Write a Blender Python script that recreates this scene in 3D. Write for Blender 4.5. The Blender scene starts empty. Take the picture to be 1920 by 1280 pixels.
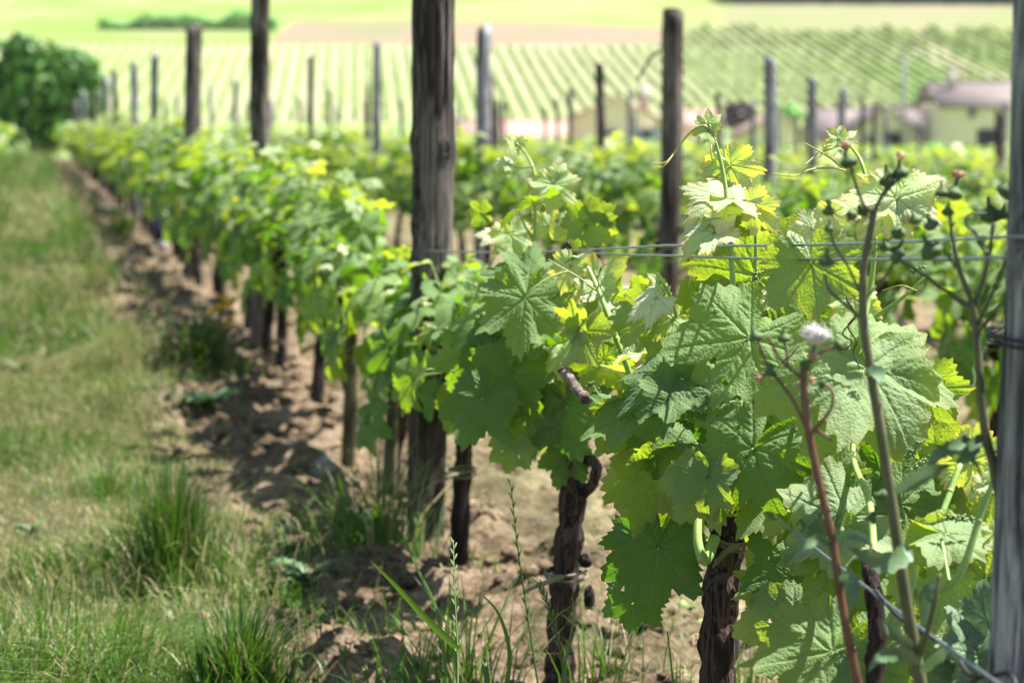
import bpy, math, random
import numpy as np
from mathutils import Vector, Matrix, Quaternion

random.seed(7); RNG = np.random.default_rng(7)
sc = bpy.context.scene
COL = sc.collection

# ------------------------------------------------------------------ camera, world, sun, exposure
EYE = Vector((0.0, 0.0, 0.88))
FPX = 4500.0                       # focal length in pixels of the 1920 px wide photograph (84 mm)
PITCH = math.atan(405.0 / FPX)
YAW = math.atan(0.2 * math.cos(PITCH))
cam_d = bpy.data.cameras.new("camera"); cam = bpy.data.objects.new("camera", cam_d); COL.objects.link(cam)
cam.location = EYE; cam.rotation_euler = (math.pi / 2 - PITCH, 0, -YAW)
cam_d.sensor_width = 36.0; cam_d.lens = FPX / 1920 * 36.0
cam_d.clip_start = 0.05; cam_d.clip_end = 5000
cam_d.dof.use_dof = True; cam_d.dof.focus_distance = 3.02; cam_d.dof.aperture_fstop = 6.0; cam_d.dof.aperture_blades = 7
sc.camera = cam
CF = Vector((math.sin(YAW) * math.cos(PITCH), math.cos(YAW) * math.cos(PITCH), -math.sin(PITCH)))
CR = Vector((math.cos(YAW), -math.sin(YAW), 0.0))
CU = CR.cross(CF)

SUN_AZ, SUN_EL = math.radians(87), math.radians(62)     # azimuth from +Y towards +X
SUNV = Vector((math.cos(SUN_EL) * math.sin(SUN_AZ), math.cos(SUN_EL) * math.cos(SUN_AZ), math.sin(SUN_EL)))
world = bpy.data.worlds.new("World"); sc.world = world; world.use_nodes = True
wn = world.node_tree; wn.nodes.clear()
sky = wn.nodes.new('ShaderNodeTexSky'); sky.sky_type = 'NISHITA'; sky.sun_disc = False
sky.sun_elevation = SUN_EL; sky.sun_rotation = SUN_AZ
bg = wn.nodes.new('ShaderNodeBackground'); bg.inputs['Strength'].default_value = 0.06
wo = wn.nodes.new('ShaderNodeOutputWorld')
wn.links.new(sky.outputs[0], bg.inputs[0]); wn.links.new(bg.outputs[0], wo.inputs[0])
sun_d = bpy.data.lights.new("sun", 'SUN'); sun_d.energy = 5.0; sun_d.angle = math.radians(0.53); sun_d.color = (1.0, 0.965, 0.91)
sun = bpy.data.objects.new("sun", sun_d); COL.objects.link(sun)
sun.rotation_euler = (-SUNV).to_track_quat('-Z', 'Y').to_euler()
sc.view_settings.view_transform = 'Standard'; sc.view_settings.look = 'None'
sc.view_settings.exposure = 1.7; sc.view_settings.gamma = 1.0; sc.view_settings.use_curve_mapping = False
sc.render.engine = 'CYCLES'
sc.cycles.use_denoising = True
sc.cycles.max_bounces = 8; sc.cycles.transmission_bounces = 4; sc.cycles.transparent_max_bounces = 4
sc.cycles.diffuse_bounces = 3; sc.cycles.glossy_bounces = 2; sc.cycles.sample_clamp_indirect = 6


# ------------------------------------------------------------------ measuring helpers
def at(px, py, z):
    """the point of the place that the photograph shows at pixel (px, py), z metres deep"""
    return EYE + CF * z + CR * ((px - 960) / FPX * z) + CU * ((640 - py) / FPX * z)


def proj(p):
    d = Vector(p) - EYE; z = d.dot(CF)
    return 960 + FPX * d.dot(CR) / z, 640 - FPX * d.dot(CU) / z, z


# ------------------------------------------------------------------ noise
def _hash(ix, iy, seed):
    h = (ix.astype(np.int64) * 374761393 + iy.astype(np.int64) * 668265263 + seed * 2147483647) & 0xffffffff
    h = ((h ^ (h >> 13)) * 1274126177) & 0xffffffff
    return ((h ^ (h >> 16)) & 0xffff) / 65535.0


def vnoise(x, y, seed=0):
    x = np.asarray(x, float); y = np.asarray(y, float)
    ix = np.floor(x); iy = np.floor(y); fx = x - ix; fy = y - iy
    fx = fx * fx * (3 - 2 * fx); fy = fy * fy * (3 - 2 * fy)
    a = _hash(ix, iy, seed); b = _hash(ix + 1, iy, seed); c = _hash(ix, iy + 1, seed); d = _hash(ix + 1, iy + 1, seed)
    return (a * (1 - fx) + b * fx) * (1 - fy) + (c * (1 - fx) + d * fx) * fy


def fbm(x, y, seed=0, oct=4):
    s = 0; a = 0.5
    for k in range(oct):
        s = s + a * (vnoise(x * 2 ** k, y * 2 ** k, seed + k * 17) - 0.5); a *= 0.5
    return s


# ------------------------------------------------------------------ terrain
HILL_AZ = math.radians(7.5)
HE = (math.sin(HILL_AZ), math.cos(HILL_AZ)); HP = (math.cos(HILL_AZ), -math.sin(HILL_AZ))
HD = [0, 62, 80, 110, 150, 190, 222, 230, 420, 520, 700, 3000]
HZ = [0, 0, -0.9, -3.3, -3.5, -2.3, 0.0, 1.2, 30.1, 42, 50, 60]


def ground(x, y, micro=True):
    x = np.asarray(x, float); y = np.asarray(y, float)
    d = x * HE[0] + y * HE[1]
    z = np.interp(d, HD, HZ)
    fade = np.clip((120 - d) / 60, 0, 1)
    z = z + fade * (0.09 * np.clip((y - 5) / 18, 0, 1) - 0.03 * np.clip(x - 1.0, 0, 16))
    z = z - .05 * np.clip((8.5 - y) / 3, 0, 1)
    if micro:
        near = np.clip((70 - y) / 40, 0, 1)
        z = z + near * (0.035 * fbm(x * 1.3, y * 1.3, 3, 3))
        k = np.abs(((x - 0.843 + 0.805) % 1.61) - 0.805)             # distance from the nearest row
        strip = np.clip((0.62 - k) / 0.25, 0, 1) * np.clip((x + 0.3) * 6, 0, 1)
        rough = np.clip(fbm(x * 7, y * 7, 9, 4) * 2.2 + 0.45, 0, 1)
        z = z + near * strip * (0.085 * (rough - 0.45) + 0.045 * fbm(x * 28, y * 28, 21, 3)) + near * (1 - strip) * .03 * fbm(x * 9, y * 9, 31, 3)
    return z


def gz(x, y):
    return float(ground(np.array([x]), np.array([y]))[0])


def ground_at(px, py):
    d = CF + CR * ((px - 960) / FPX) + CU * ((640 - py) / FPX)
    t = 1.0
    for _ in range(400):
        p = EYE + d * t
        if p.z < gz(p.x, p.y): break
        t *= 1.01
    return EYE + d * t


# ------------------------------------------------------------------ mesh building
def make_mesh(name, V, tris=None, quads=None, mat=None, attrs=None, uv=None, smooth=True):
    V = np.asarray(V, np.float32).reshape(-1, 3)
    t = np.asarray(tris if tris is not None and len(tris) else np.zeros((0, 3)), np.int32).reshape(-1, 3)
    q = np.asarray(quads if quads is not None and len(quads) else np.zeros((0, 4)), np.int32).reshape(-1, 4)
    me = bpy.data.meshes.new(name)
    me.vertices.add(len(V)); me.vertices.foreach_set('co', V.ravel())
    nl = t.size + q.size; me.loops.add(nl)
    loops = np.concatenate([t.ravel(), q.ravel()]).astype(np.int32)
    me.loops.foreach_set('vertex_index', loops)
    me.polygons.add(len(t) + len(q))
    st = np.concatenate([np.arange(len(t)) * 3, t.size + np.arange(len(q)) * 4]).astype(np.int32)
    me.polygons.foreach_set('loop_start', st)
    if smooth: me.polygons.foreach_set('use_smooth', np.ones(len(t) + len(q), bool))
    me.update(calc_edges=True)
    for k, a in (attrs or {}).items():
        at_ = me.attributes.new(k, 'FLOAT', 'POINT'); at_.data.foreach_set('value', np.asarray(a, np.float32))
    if uv is not None:
        l = me.uv_layers.new(name='UVMap'); l.data.foreach_set('uv', np.asarray(uv, np.float32)[loops].ravel())
    if mat: me.materials.append(mat)
    return me


class MB:
    """collects pieces of one mesh"""
    def __init__(s): s.V = []; s.T = []; s.Q = []; s.n = 0; s.A = {}; s.U = []
    def add(s, V, T=None, Q=None, attrs=None, uv=None):
        V = np.asarray(V, float).reshape(-1, 3)
        if T is not None and len(T): s.T.append(np.asarray(T) + s.n)
        if Q is not None and len(Q): s.Q.append(np.asarray(Q) + s.n)
        s.V.append(V)
        for k in set(s.A) | set(attrs or {}):
            lst = s.A.setdefault(k, [])
            have = sum(len(a) for a in lst)
            if have < s.n: lst.append(np.zeros(s.n - have))
            v = (attrs or {}).get(k, 0.0); lst.append(np.full(len(V), v) if np.isscalar(v) else np.asarray(v))
        s.U.append(np.zeros((len(V), 2)) if uv is None else np.asarray(uv)); s.n += len(V)
    def box(s, c, size, rot=0.0):
        x, y, z = [a / 2 for a in size]
        P = np.array([[i * x, j * y, k * z] for k in (-1, 1) for j in (-1, 1) for i in (-1, 1)])
        ca, sa = math.cos(rot), math.sin(rot)
        P = np.c_[P[:, 0] * ca - P[:, 1] * sa, P[:, 0] * sa + P[:, 1] * ca, P[:, 2]] + np.array(c)
        s.add(P, Q=[[0, 2, 3, 1], [4, 5, 7, 6], [0, 1, 5, 4], [2, 6, 7, 3], [0, 4, 6, 2], [1, 3, 7, 5]])
    def tube(s, pts, rad, seg=8, attrs=None, jitter=0.0, cap=True):
        P = np.array([tuple(p) for p in pts], float); n = len(P)
        R = np.full(n, rad, float) if np.isscalar(rad) else np.asarray(rad, float)
        tg = np.gradient(P, axis=0); tg /= np.linalg.norm(tg, axis=1)[:, None] + 1e-9
        ref = np.array([1.0, 0, 0]) if abs(tg[0][0]) < 0.8 else np.array([0, 1.0, 0])
        a = np.cross(tg[0], ref); a /= np.linalg.norm(a); vs = []
        ang = np.linspace(0, 2 * np.pi, seg, endpoint=False)
        for i in range(n):
            a = a - tg[i] * a.dot(tg[i]); a /= np.linalg.norm(a) + 1e-9; b = np.cross(tg[i], a)
            r = R[i] * (1 + (RNG.uniform(-jitter, jitter, seg) if jitter else 0))
            vs.append(P[i] + np.outer(np.cos(ang) * r, a) + np.outer(np.sin(ang) * r, b))
        V = np.concatenate(vs)
        i0 = (np.arange(n - 1)[:, None] * seg + np.arange(seg)[None]).ravel()
        i1 = (np.arange(n - 1)[:, None] * seg + (np.arange(seg)[None] + 1) % seg).ravel()
        Q = np.c_[i0, i1, i1 + seg, i0 + seg]
        T = []
        if cap:
            V = np.r_[V, P[:1], P[-1:]]
            for k in range(seg):
                T.append([n * seg, (k + 1) % seg, k]); T.append([n * seg + 1, (n - 1) * seg + k, (n - 1) * seg + (k + 1) % seg])
        s.add(V, T, Q, attrs)
    def blob(s, c, r, seg=8, rings=6, jitter=0.0, attrs=None, axis=None):
        c = np.array(c, float); r = np.array([r] * 3 if np.isscalar(r) else r, float); V = [[0, 0, 1.0]]
        for i in range(1, rings):
            t = math.pi * i / rings
            for k in range(seg):
                V.append([math.sin(t) * math.cos(2 * math.pi * k / seg), math.sin(t) * math.sin(2 * math.pi * k / seg), math.cos(t)])
        V.append([0, 0, -1.0]); V = np.array(V)
        if jitter: V = V * (1 + RNG.uniform(-jitter, jitter, (len(V), 1)))
        V = V * r
        if axis is not None:
            M = np.array(Vector(axis).to_track_quat('Z', 'Y').to_matrix()); V = V @ M.T
        T = []; Q = []
        for k in range(seg):
            T.append([0, 1 + k, 1 + (k + 1) % seg]); o = 1 + (rings - 2) * seg
            T.append([len(V) - 1, o + (k + 1) % seg, o + k])
        for i in range(rings - 2):
            for k in range(seg):
                a_ = 1 + i * seg + k; b_ = 1 + i * seg + (k + 1) % seg
                Q.append([a_, a_ + seg, b_ + seg, b_])
        s.add(V + c, T, Q, attrs)
    def mesh(s, name, mat, smooth=True, uv=False):
        V = np.concatenate(s.V); T = np.concatenate(s.T) if s.T else None; Q = np.concatenate(s.Q) if s.Q else None
        A = {}
        for k, lst in s.A.items():
            a = np.concatenate(lst)
            if len(a) < len(V): a = np.r_[a, np.zeros(len(V) - len(a))]
            A[k] = a
        return make_mesh(name, V, T, Q, mat, A, np.concatenate(s.U) if uv else None, smooth)


def link(name, mesh, parent=None, loc=None, mat4=None):
    o = bpy.data.objects.new(name, mesh); COL.objects.link(o)
    if parent is not None: o.parent = parent
    if mat4 is not None: o.matrix_local = mat4
    elif loc is not None: o.location = loc
    return o


def tag(o, label=None, cat=None, group=None, kind=None):
    if label: o['label'] = label
    if cat: o['category'] = cat
    if group: o['group'] = group
    if kind: o['kind'] = kind
    return o


def empty(name, loc, label, cat, group=None):
    o = bpy.data.objects.new(name, None); o.empty_display_size = 0.1; COL.objects.link(o); o.location = loc
    return tag(o, label, cat, group)


def copy_tree(o, parent=None):
    c = o.copy(); COL.objects.link(c)
    if parent is not None: c.parent = parent
    for ch in o.children: copy_tree(ch, c)
    return c


def smooth_path(pts, n=6):
    """Catmull-Rom through the points"""
    P = [Vector(p) for p in pts]; P = [P[0] * 2 - P[1]] + P + [P[-1] * 2 - P[-2]]; out = []
    for i in range(1, len(P) - 2):
        for k in range(n):
            t = k / n
            out.append(0.5 * ((2 * P[i]) + (P[i + 1] - P[i - 1]) * t + (2 * P[i - 1] - 5 * P[i] + 4 * P[i + 1] - P[i + 2]) * t * t
                              + (3 * P[i] - P[i - 1] - 3 * P[i + 1] + P[i + 2]) * t ** 3))
    out.append(P[-2]); return out


# ------------------------------------------------------------------ materials
class NT:
    def __init__(s, name):
        s.m = bpy.data.materials.new(name); s.m.use_nodes = True; s.t = s.m.node_tree; s.t.nodes.clear()
        s.out = s.n('ShaderNodeOutputMaterial')
    def n(s, typ, **kw):
        nd = s.t.nodes.new(typ)
        for k, v in kw.items(): setattr(nd, k, v)
        return nd
    def l(s, a, b): s.t.links.new(a, b)
    def val(s, sock, v):
        if hasattr(v, 'is_output') or isinstance(v, bpy.types.NodeSocket): s.l(v, sock)
        else: sock.default_value = v if not isinstance(v, tuple) or len(v) == 4 or sock.type == 'VECTOR' else (*v, 1)
    def math(s, op, a, b=0.0, c=None, clamp=False):
        m = s.n('ShaderNodeMath', operation=op, use_clamp=clamp); s.val(m.inputs[0], a); s.val(m.inputs[1], b)
        if c is not None: s.val(m.inputs[2], c)
        return m.outputs[0]
    def mix(s, f, a, b, blend='MIX'):
        m = s.n('ShaderNodeMix', data_type='RGBA', blend_type=blend); s.val(m.inputs[0], f); s.val(m.inputs[6], a); s.val(m.inputs[7], b)
        return m.outputs[2]
    def noise(s, scale, vec=None, detail=4, rough=0.5, dist=0.0):
        m = s.n('ShaderNodeTexNoise'); m.inputs['Scale'].default_value = scale; m.inputs['Detail'].default_value = detail
        m.inputs['Roughness'].default_value = rough; m.inputs['Distortion'].default_value = dist
        if vec is not None: s.l(vec, m.inputs['Vector'])
        return m.outputs['Fac']
    def ramp(s, f, stops):
        r = s.n('ShaderNodeValToRGB'); e = r.color_ramp.elements
        while len(e) < len(stops): e.new(0.5)
        for i, (p, c) in enumerate(stops): e[i].position = p; e[i].color = (*c, 1) if len(c) == 3 else c
        s.val(r.inputs[0], f); return r.outputs[0]
    def rng(s, f, a, b, c=0.0, d=1.0):
        m = s.n('ShaderNodeMapRange'); s.val(m.inputs[0], f)
        for i, v in enumerate((a, b, c, d)): m.inputs[i + 1].default_value = v
        return m.outputs[0]
    def attr(s, name):
        a = s.n('ShaderNodeAttribute', attribute_name=name); return a.outputs['Fac']
    def scaled(s, vec, sc3):
        m = s.n('ShaderNodeMapping'); s.l(vec, m.inputs[0]); m.inputs['Scale'].default_value = sc3; return m.outputs[0]
    def bump(s, h, strength, dist=0.01):
        b = s.n('ShaderNodeBump'); b.inputs['Strength'].default_value = strength; b.inputs['Distance'].default_value = dist
        s.l(h, b.inputs['Height']); return b.outputs[0]
    def princ(s, col, rough=0.6, spec=0.5, normal=None):
        p = s.n('ShaderNodeBsdfPrincipled'); s.val(p.inputs['Base Color'], col); s.val(p.inputs['Roughness'], rough)
        p.inputs['Specular IOR Level'].default_value = spec
        if normal is not None: s.l(normal, p.inputs['Normal'])
        return p
    def done(s, shader):
        s.l(shader.outputs[0] if hasattr(shader, 'outputs') else shader, s.out.inputs[0]); return s.m


def leaf_material():
    k = NT("vine leaf"); oi = k.n('ShaderNodeObjectInfo'); geo = k.n('ShaderNodeNewGeometry'); uv = k.n('ShaderNodeUVMap', uv_map='UVMap')
    fx = k.attr('shade')                                             # some leaves carry a shade of their own
    tint = k.math('ADD', k.math('MULTIPLY', k.math('FRACT', k.math('ADD', k.attr('tint'), oi.outputs['Random'])), k.math('LESS_THAN', fx, .01)), fx)
    young = k.attr('young'); vein = k.attr('vein'); edge = k.attr('edge')
    nz = k.noise(3.0, uv.outputs[0], 3)
    mature = k.ramp(tint, [(0.0, (.034, .100, .008)), (0.45, (.062, .152, .012)), (0.8, (.100, .205, .016)), (1.0, (.14, .25, .022))])
    mature = k.mix(k.rng(nz, .35, .7), mature, k.mix(0.25, mature, (.10, .21, .04)))
    fresh = k.ramp(tint, [(0.0, (.34, .50, .18)), (0.6, (.52, .64, .36)), (1.0, (.66, .71, .56))])
    fresh = k.mix(k.math('MULTIPLY', k.math('POWER', edge, 9.0), 0.55), fresh, (.50, .22, .10))
    base = k.mix(young, mature, fresh)
    base = k.mix(k.math('MULTIPLY', vein, 0.55), base, k.mix(young, (.22, .36, .12), (.30, .34, .12)))
    under = k.mix(young, k.mix(0.6, mature, (.13, .22, .06)), fresh)
    under = k.mix(k.math('MULTIPLY', vein, 0.5), under, (.24, .32, .14))
    # small pale flecks and brown specks of wear
    vor = k.n('ShaderNodeTexVoronoi', feature='F1'); k.l(uv.outputs[0], vor.inputs['Vector']); vor.inputs['Scale'].default_value = 9
    speck = k.math('MULTIPLY', k.rng(vor.outputs['Distance'], .07, .03), k.rng(k.noise(2.5, uv.outputs[0]), .52, .60))
    base = k.mix(k.math('MULTIPLY', speck, .6), base, (.20, .12, .05))
    # fine net of veinlets
    net = k.n('ShaderNodeTexVoronoi', feature='DISTANCE_TO_EDGE'); k.l(uv.outputs[0], net.inputs['Vector']); net.inputs['Scale'].default_value = 34
    h = k.math('ADD', k.rng(net.outputs['Distance'], 0, .35), k.math('MULTIPLY', k.noise(60, uv.outputs[0], 2), 0.3))
    bmp = k.bump(h, 0.35, 0.0022)
    p = k.princ(k.mix(geo.outputs['Backfacing'], base, under), k.mix(geo.outputs['Backfacing'], (.34,) * 3, (.75,) * 3), 0.7, bmp)
    p.inputs['Sheen Weight'].default_value = 0.12; p.inputs['Sheen Roughness'].default_value = 0.4
    tr = k.n('ShaderNodeBsdfTranslucent')
    tc = k.ramp(tint, [(0.0, (.10, .27, .004)), (0.5, (.20, .40, .005)), (0.8, (.38, .56, .006)), (1.0, (.60, .74, .008))])
    tc = k.mix(k.math('POWER', young, .6), tc, (.66, .80, .035))
    tc = k.mix(k.math('MULTIPLY', vein, .5), tc, k.mix(young, (.16, .30, .03), (.42, .45, .08)))
    tc = k.mix(k.math('MULTIPLY', k.math('MULTIPLY', k.math('POWER', edge, 8.0), .5), young), tc, (.75, .32, .10))
    k.val(tr.inputs[0], tc); k.l(bmp, tr.inputs['Normal'])
    mx = k.n('ShaderNodeMixShader'); mx.inputs[0].default_value = 0.42
    k.l(p.outputs[0], mx.inputs[1]); k.l(tr.outputs[0], mx.inputs[2]); return k.done(mx)


def green_stem_material(name, ca, cb, rough=0.45, tr=0.15):
    k = NT(name); tc = k.n('ShaderNodeTexCoord'); oi = k.n('ShaderNodeObjectInfo')
    f = k.noise(25, tc.outputs['Object'], 3)
    c = k.mix(k.rng(f, .35, .65), ca, cb)
    st = k.noise(1.0, k.scaled(tc.outputs['Object'], (500, 500, 30)), 2)
    p = k.princ(c, rough, .5, k.bump(st, .4, .001)); p.inputs['Subsurface Weight'].default_value = 0.0
    t = k.n('ShaderNodeBsdfTranslucent'); k.val(t.inputs[0], c)
    mx = k.n('ShaderNodeMixShader'); mx.inputs[0].default_value = tr
    k.l(p.outputs[0], mx.inputs[1]); k.l(t.outputs[0], mx.inputs[2]); return k.done(mx)


def wood_material(name, dark, mid, pale, stretch=7, bump=.8):
    k = NT(name); tc = k.n('ShaderNodeTexCoord'); oi = k.n('ShaderNodeObjectInfo')
    off = k.n('ShaderNodeVectorMath', operation='ADD'); k.l(tc.outputs['Object'], off.inputs[0])
    comb = k.n('ShaderNodeCombineXYZ'); k.l(k.math('MULTIPLY', oi.outputs['Random'], 17), comb.inputs[2]); k.l(comb.outputs[0], off.inputs[1])
    v = off.outputs[0]
    g = k.noise(1.0, k.scaled(v, (55, 55, stretch * .6)), 6, .65, .8)
    crack = k.math('SUBTRACT', 1.0, k.rng(k.math('ABSOLUTE', k.math('SUBTRACT', k.noise(1.0, k.scaled(v, (38, 38, 1.6)), 3, .5, .3), .5)), .0, .03))
    kv = k.n('ShaderNodeTexVoronoi', feature='F1'); k.l(k.scaled(v, (15, 15, 8)), kv.inputs['Vector']); kv.inputs['Scale'].default_value = 1
    knot = k.rng(kv.outputs['Distance'], .20, .08)
    g2 = k.noise(1.0, k.scaled(v, (260, 260, stretch * 1.5)), 3)
    blotch = k.noise(1.0, k.scaled(v, (14, 14, 5)), 4)
    c = k.ramp(k.math('ADD', k.math('MULTIPLY', g, .6), k.math('MULTIPLY', blotch, .4)), [(.42, dark), (.49, mid), (.56, pale), (.63, mid)])
    c = k.mix(k.rng(oi.outputs['Random'], 0, 1, 0, .35), c, mid)
    c = k.mix(k.rng(g2, .58, .68), c, dark)
    c = k.mix(k.math('MULTIPLY', crack, .85), c, tuple(x * .35 for x in dark))
    c = k.mix(k.math('MULTIPLY', knot, .85), c, tuple(x * .4 for x in dark))
    b = k.math('SUBTRACT', k.math('ADD', g, k.math('MULTIPLY', g2, .4)), k.math('MULTIPLY', crack, .5))
    return k.done(k.princ(c, .85, .2, k.bump(b, bump, .006)))


M = {}
M['leaf'] = leaf_material()
M['shoot'] = green_stem_material("green shoot", (.24, .40, .09), (.34, .48, .13))
M['tendril'] = green_stem_material("tendril", (.36, .42, .08), (.42, .40, .12))
M['redstem'] = green_stem_material("reddish weed stem", (.10, .035, .025), (.16, .09, .04), .4, .05)
M['weedstem'] = green_stem_material("olive weed stem", (.07, .085, .03), (.13, .12, .06), .45, .05)
M['bud'] = green_stem_material("weed bud", (.045, .085, .020), (.09, .15, .045), .7, .05)
M['weedleaf'] = green_stem_material("blue green weed leaf", (.07, .14, .055), (.13, .22, .10), .5, .2)
M['pinkpetal'] = green_stem_material("faded petals", (.50, .26, .17), (.6, .45, .3), .8, .3)
M['fluff'] = green_stem_material("seed fluff", (.8, .8, .8), (.75, .73, .70), .9, .5)
M['grapes'] = green_stem_material("flower buds", (.10, .20, .04), (.18, .28, .07), .45, .1)
M['drytendril'] = green_stem_material("dry tendril", (.03, .018, .012), (.07, .045, .03), .7, .0)
M['post_dark'] = wood_material("dark weathered post", (.018, .015, .012), (.075, .061, .050), (.24, .21, .185))
M['post_grey'] = wood_material("grey weathered post", (.06, .06, .06), (.21, .21, .215), (.40, .40, .415))
M['bark'] = wood_material("vine bark", (.010, .007, .006), (.034, .022, .018), (.095, .068, .054), 5, 1.0)
M['cane'] = wood_material("woody cane", (.06, .04, .033), (.15, .11, .095), (.30, .25, .225), 4, .4)
M['stake'] = wood_material("mossy stake", (.03, .03, .014), (.08, .075, .035), (.14, .13, .07), 6, .5)
M['rush'] = green_stem_material("dry rush tie", (.11, .10, .06), (.20, .18, .11), .8, .0)


def simple(name, col, rough=.6, metal=0.0, nscale=None, c2=None, spec=.4, bump=0):
    k = NT(name)
    c = col
    n = None
    if nscale:
        tc = k.n('ShaderNodeTexCoord'); n = k.noise(nscale, tc.outputs['Object'], 4, .6)
        c = k.mix(k.rng(n, .35, .65), col, c2 or tuple(x * .7 for x in col))
    p = k.princ(c, rough, spec, k.bump(n, bump, .01) if bump and n else None); p.inputs['Metallic'].default_value = metal
    return k.done(p)


M['wire'] = simple("galvanised wire", (.36, .38, .42), .38, .85, 60, (.22, .24, .27))
M['clip'] = simple("black wire clip", (.02, .02, .022), .5)
M['purple'] = simple("purple plastic", (.12, .07, .35), .4)
M['white'] = simple("white plastic", (.8, .8, .82), .35)
M['yellowpetal'] = green_stem_material("yellow petals", (.85, .58, .02), (.8, .5, .01), .6, .3)
M['litter'] = simple('dead leaf', (.20, .12, .06), .8, 0, 20, (.34, .25, .15))
M['rope'] = simple("grey twine", (.25, .24, .22), .8)


def grass_material():
    k = NT("grass blades"); tint = k.attr('tint'); dry = k.attr('dry')
    g = k.ramp(tint, [(0, (.016, .055, .008)), (.5, (.042, .11, .014)), (1, (.10, .185, .03))])
    d = k.ramp(tint, [(0, (.22, .19, .08)), (1, (.42, .37, .19))])
    c = k.mix(dry, g, d)
    p = k.princ(c, .5, .4); t = k.n('ShaderNodeBsdfTranslucent'); k.val(t.inputs[0], k.mix(dry, k.mix(.5, c, (.18, .36, .02)), c))
    mx = k.n('ShaderNodeMixShader'); mx.inputs[0].default_value = .3
    k.l(p.outputs[0], mx.inputs[1]); k.l(t.outputs[0], mx.inputs[2]); return k.done(mx)


M['grass'] = grass_material()


def ground_material():
    k = NT("ground"); tc = k.n('ShaderNodeTexCoord'); pos = tc.outputs['Object']
    soilmask = k.attr('soil'); straw = k.attr('straw')
    n1 = k.noise(6, pos, 6, .6); n2 = k.noise(55, pos, 5, .65); n3 = k.noise(1.2, pos, 3)
    soil = k.ramp(k.math('ADD', k.math('MULTIPLY', n1, .5), k.math('MULTIPLY', n2, .5)), [(.38, (.042, .029, .018)), (.47, (.105, .074, .046)), (.57, (.20, .148, .098)), (.70, (.27, .21, .15))])
    thatch = k.ramp(k.math('ADD', k.math('MULTIPLY', n3, .5), k.math('MULTIPLY', n2, .5)), [(.3, (.025, .032, .012)), (.5, (.065, .068, .028)), (.68, (.15, .13, .06))])
    strawc = k.ramp(n2, [(.3, (.12, .10, .05)), (.6, (.26, .22, .13)), (.75, (.15, .15, .07))])
    c = k.mix(soilmask, thatch, soil); c = k.mix(k.math('MULTIPLY', straw, k.rng(n1, .4, .6)), c, strawc)
    far = k.attr('meadow'); mead = k.ramp(k.noise(.08, pos, 5, .6), [(.3, (.15, .24, .07)), (.6, (.24, .33, .11)), (.8, (.32, .36, .16))])
    c = k.mix(far, c, mead)
    h = k.math('ADD', n2, k.math('MULTIPLY', k.noise(160, pos, 3), .4))
    return k.done(k.princ(c, .95, .1, k.bump(h, .8, .012)))


M['ground'] = ground_material()


def field_material(name, c1, c2, az, period, contrast, blotch, c3=None, soft=.1):
    """a far crop seen as stripes of plants and bare soil"""
    k = NT(name); tc = k.n('ShaderNodeTexCoord'); sp = k.n('ShaderNodeSeparateXYZ'); k.l(tc.outputs['Object'], sp.inputs[0])
    u = k.math('ADD', k.math('MULTIPLY', sp.outputs[0], math.cos(az)), k.math('MULTIPLY', sp.outputs[1], -math.sin(az)))
    w = k.math('SINE', k.math('MULTIPLY', u, 2 * math.pi / period))
    nz = k.noise(.06, tc.outputs['Object'], 4, .6); nf = k.noise(.9, tc.outputs['Object'], 4, .7)
    f = k.math('ADD', k.math('MULTIPLY', w, contrast), k.math('ADD', k.rng(nf, .3, .7, -.15, .15), .5))
    c = k.mix(k.math('MULTIPLY', f, 1.0, clamp=True), c2, c1)
    if c3: c = k.mix(k.math('MULTIPLY', k.rng(nz, .42, .6), blotch), c, c3)
    return k.done(k.princ(c, .95, .1))


M['hillrow'] = None


def crown_material(name, a, b, c, tr=(.10, .24, .02)):
    k = NT(name); t = k.attr('tint')
    col = k.ramp(t, [(0, a), (.5, b), (1, c)]); p = k.princ(col, .5, .4)
    tl = k.n('ShaderNodeBsdfTranslucent'); tl.inputs[0].default_value = (*tr, 1)
    mx = k.n('ShaderNodeMixShader'); mx.inputs[0].default_value = .25
    k.l(p.outputs[0], mx.inputs[1]); k.l(tl.outputs[0], mx.inputs[2]); return k.done(mx)


M['crown'] = crown_material("dark green foliage", (.022, .095, .010), (.045, .15, .014), (.10, .26, .025))
M['hillrow'] = crown_material("far vine foliage", (.15, .235, .04), (.22, .31, .06), (.31, .39, .10), (.4, .5, .08))
M['purpletree'] = crown_material("purple foliage", (.035, .015, .03), (.06, .03, .05), (.10, .05, .08), (.1, .03, .05))
M['hedge'] = crown_material("hedge foliage", (.20, .48, .14), (.28, .58, .18), (.38, .66, .22), (.4, .65, .15))
M['farwood'] = crown_material("far wood foliage", (.03, .09, .06), (.05, .12, .07), (.08, .16, .09), (.05, .12, .04))
M['wallcream'] = simple("cream render", (.80, .66, .50), .9, 0, 2.5, (.70, .58, .45))
M['wallgrey'] = simple("grey render", (.55, .48, .43), .9, 0, 2, (.46, .41, .37))
M['roofpink'] = simple("pale clay roof tiles", (.40, .27, .21), .85, 0, 1.2, (.30, .20, .16))
M['roofgrey'] = simple("old brown grey roof tiles", (.21, .165, .155), .85, 0, 1.2, (.15, .125, .12))
M['opening'] = simple("doorway shade", (.03, .025, .03), .8)  # near-black colour stands in for the shade inside open doorways
M['glass'] = simple("window glass", (.05, .06, .08), .15, 0, None, None, .6)
M['shutter'] = simple("pale blue shutter", (.45, .52, .60), .7)
M['concrete'] = simple("concrete pole", (.2, .195, .185), .9)

# ------------------------------------------------------------------ ground sheet
ROWX = 0.843; ROWD = 1.61


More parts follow.
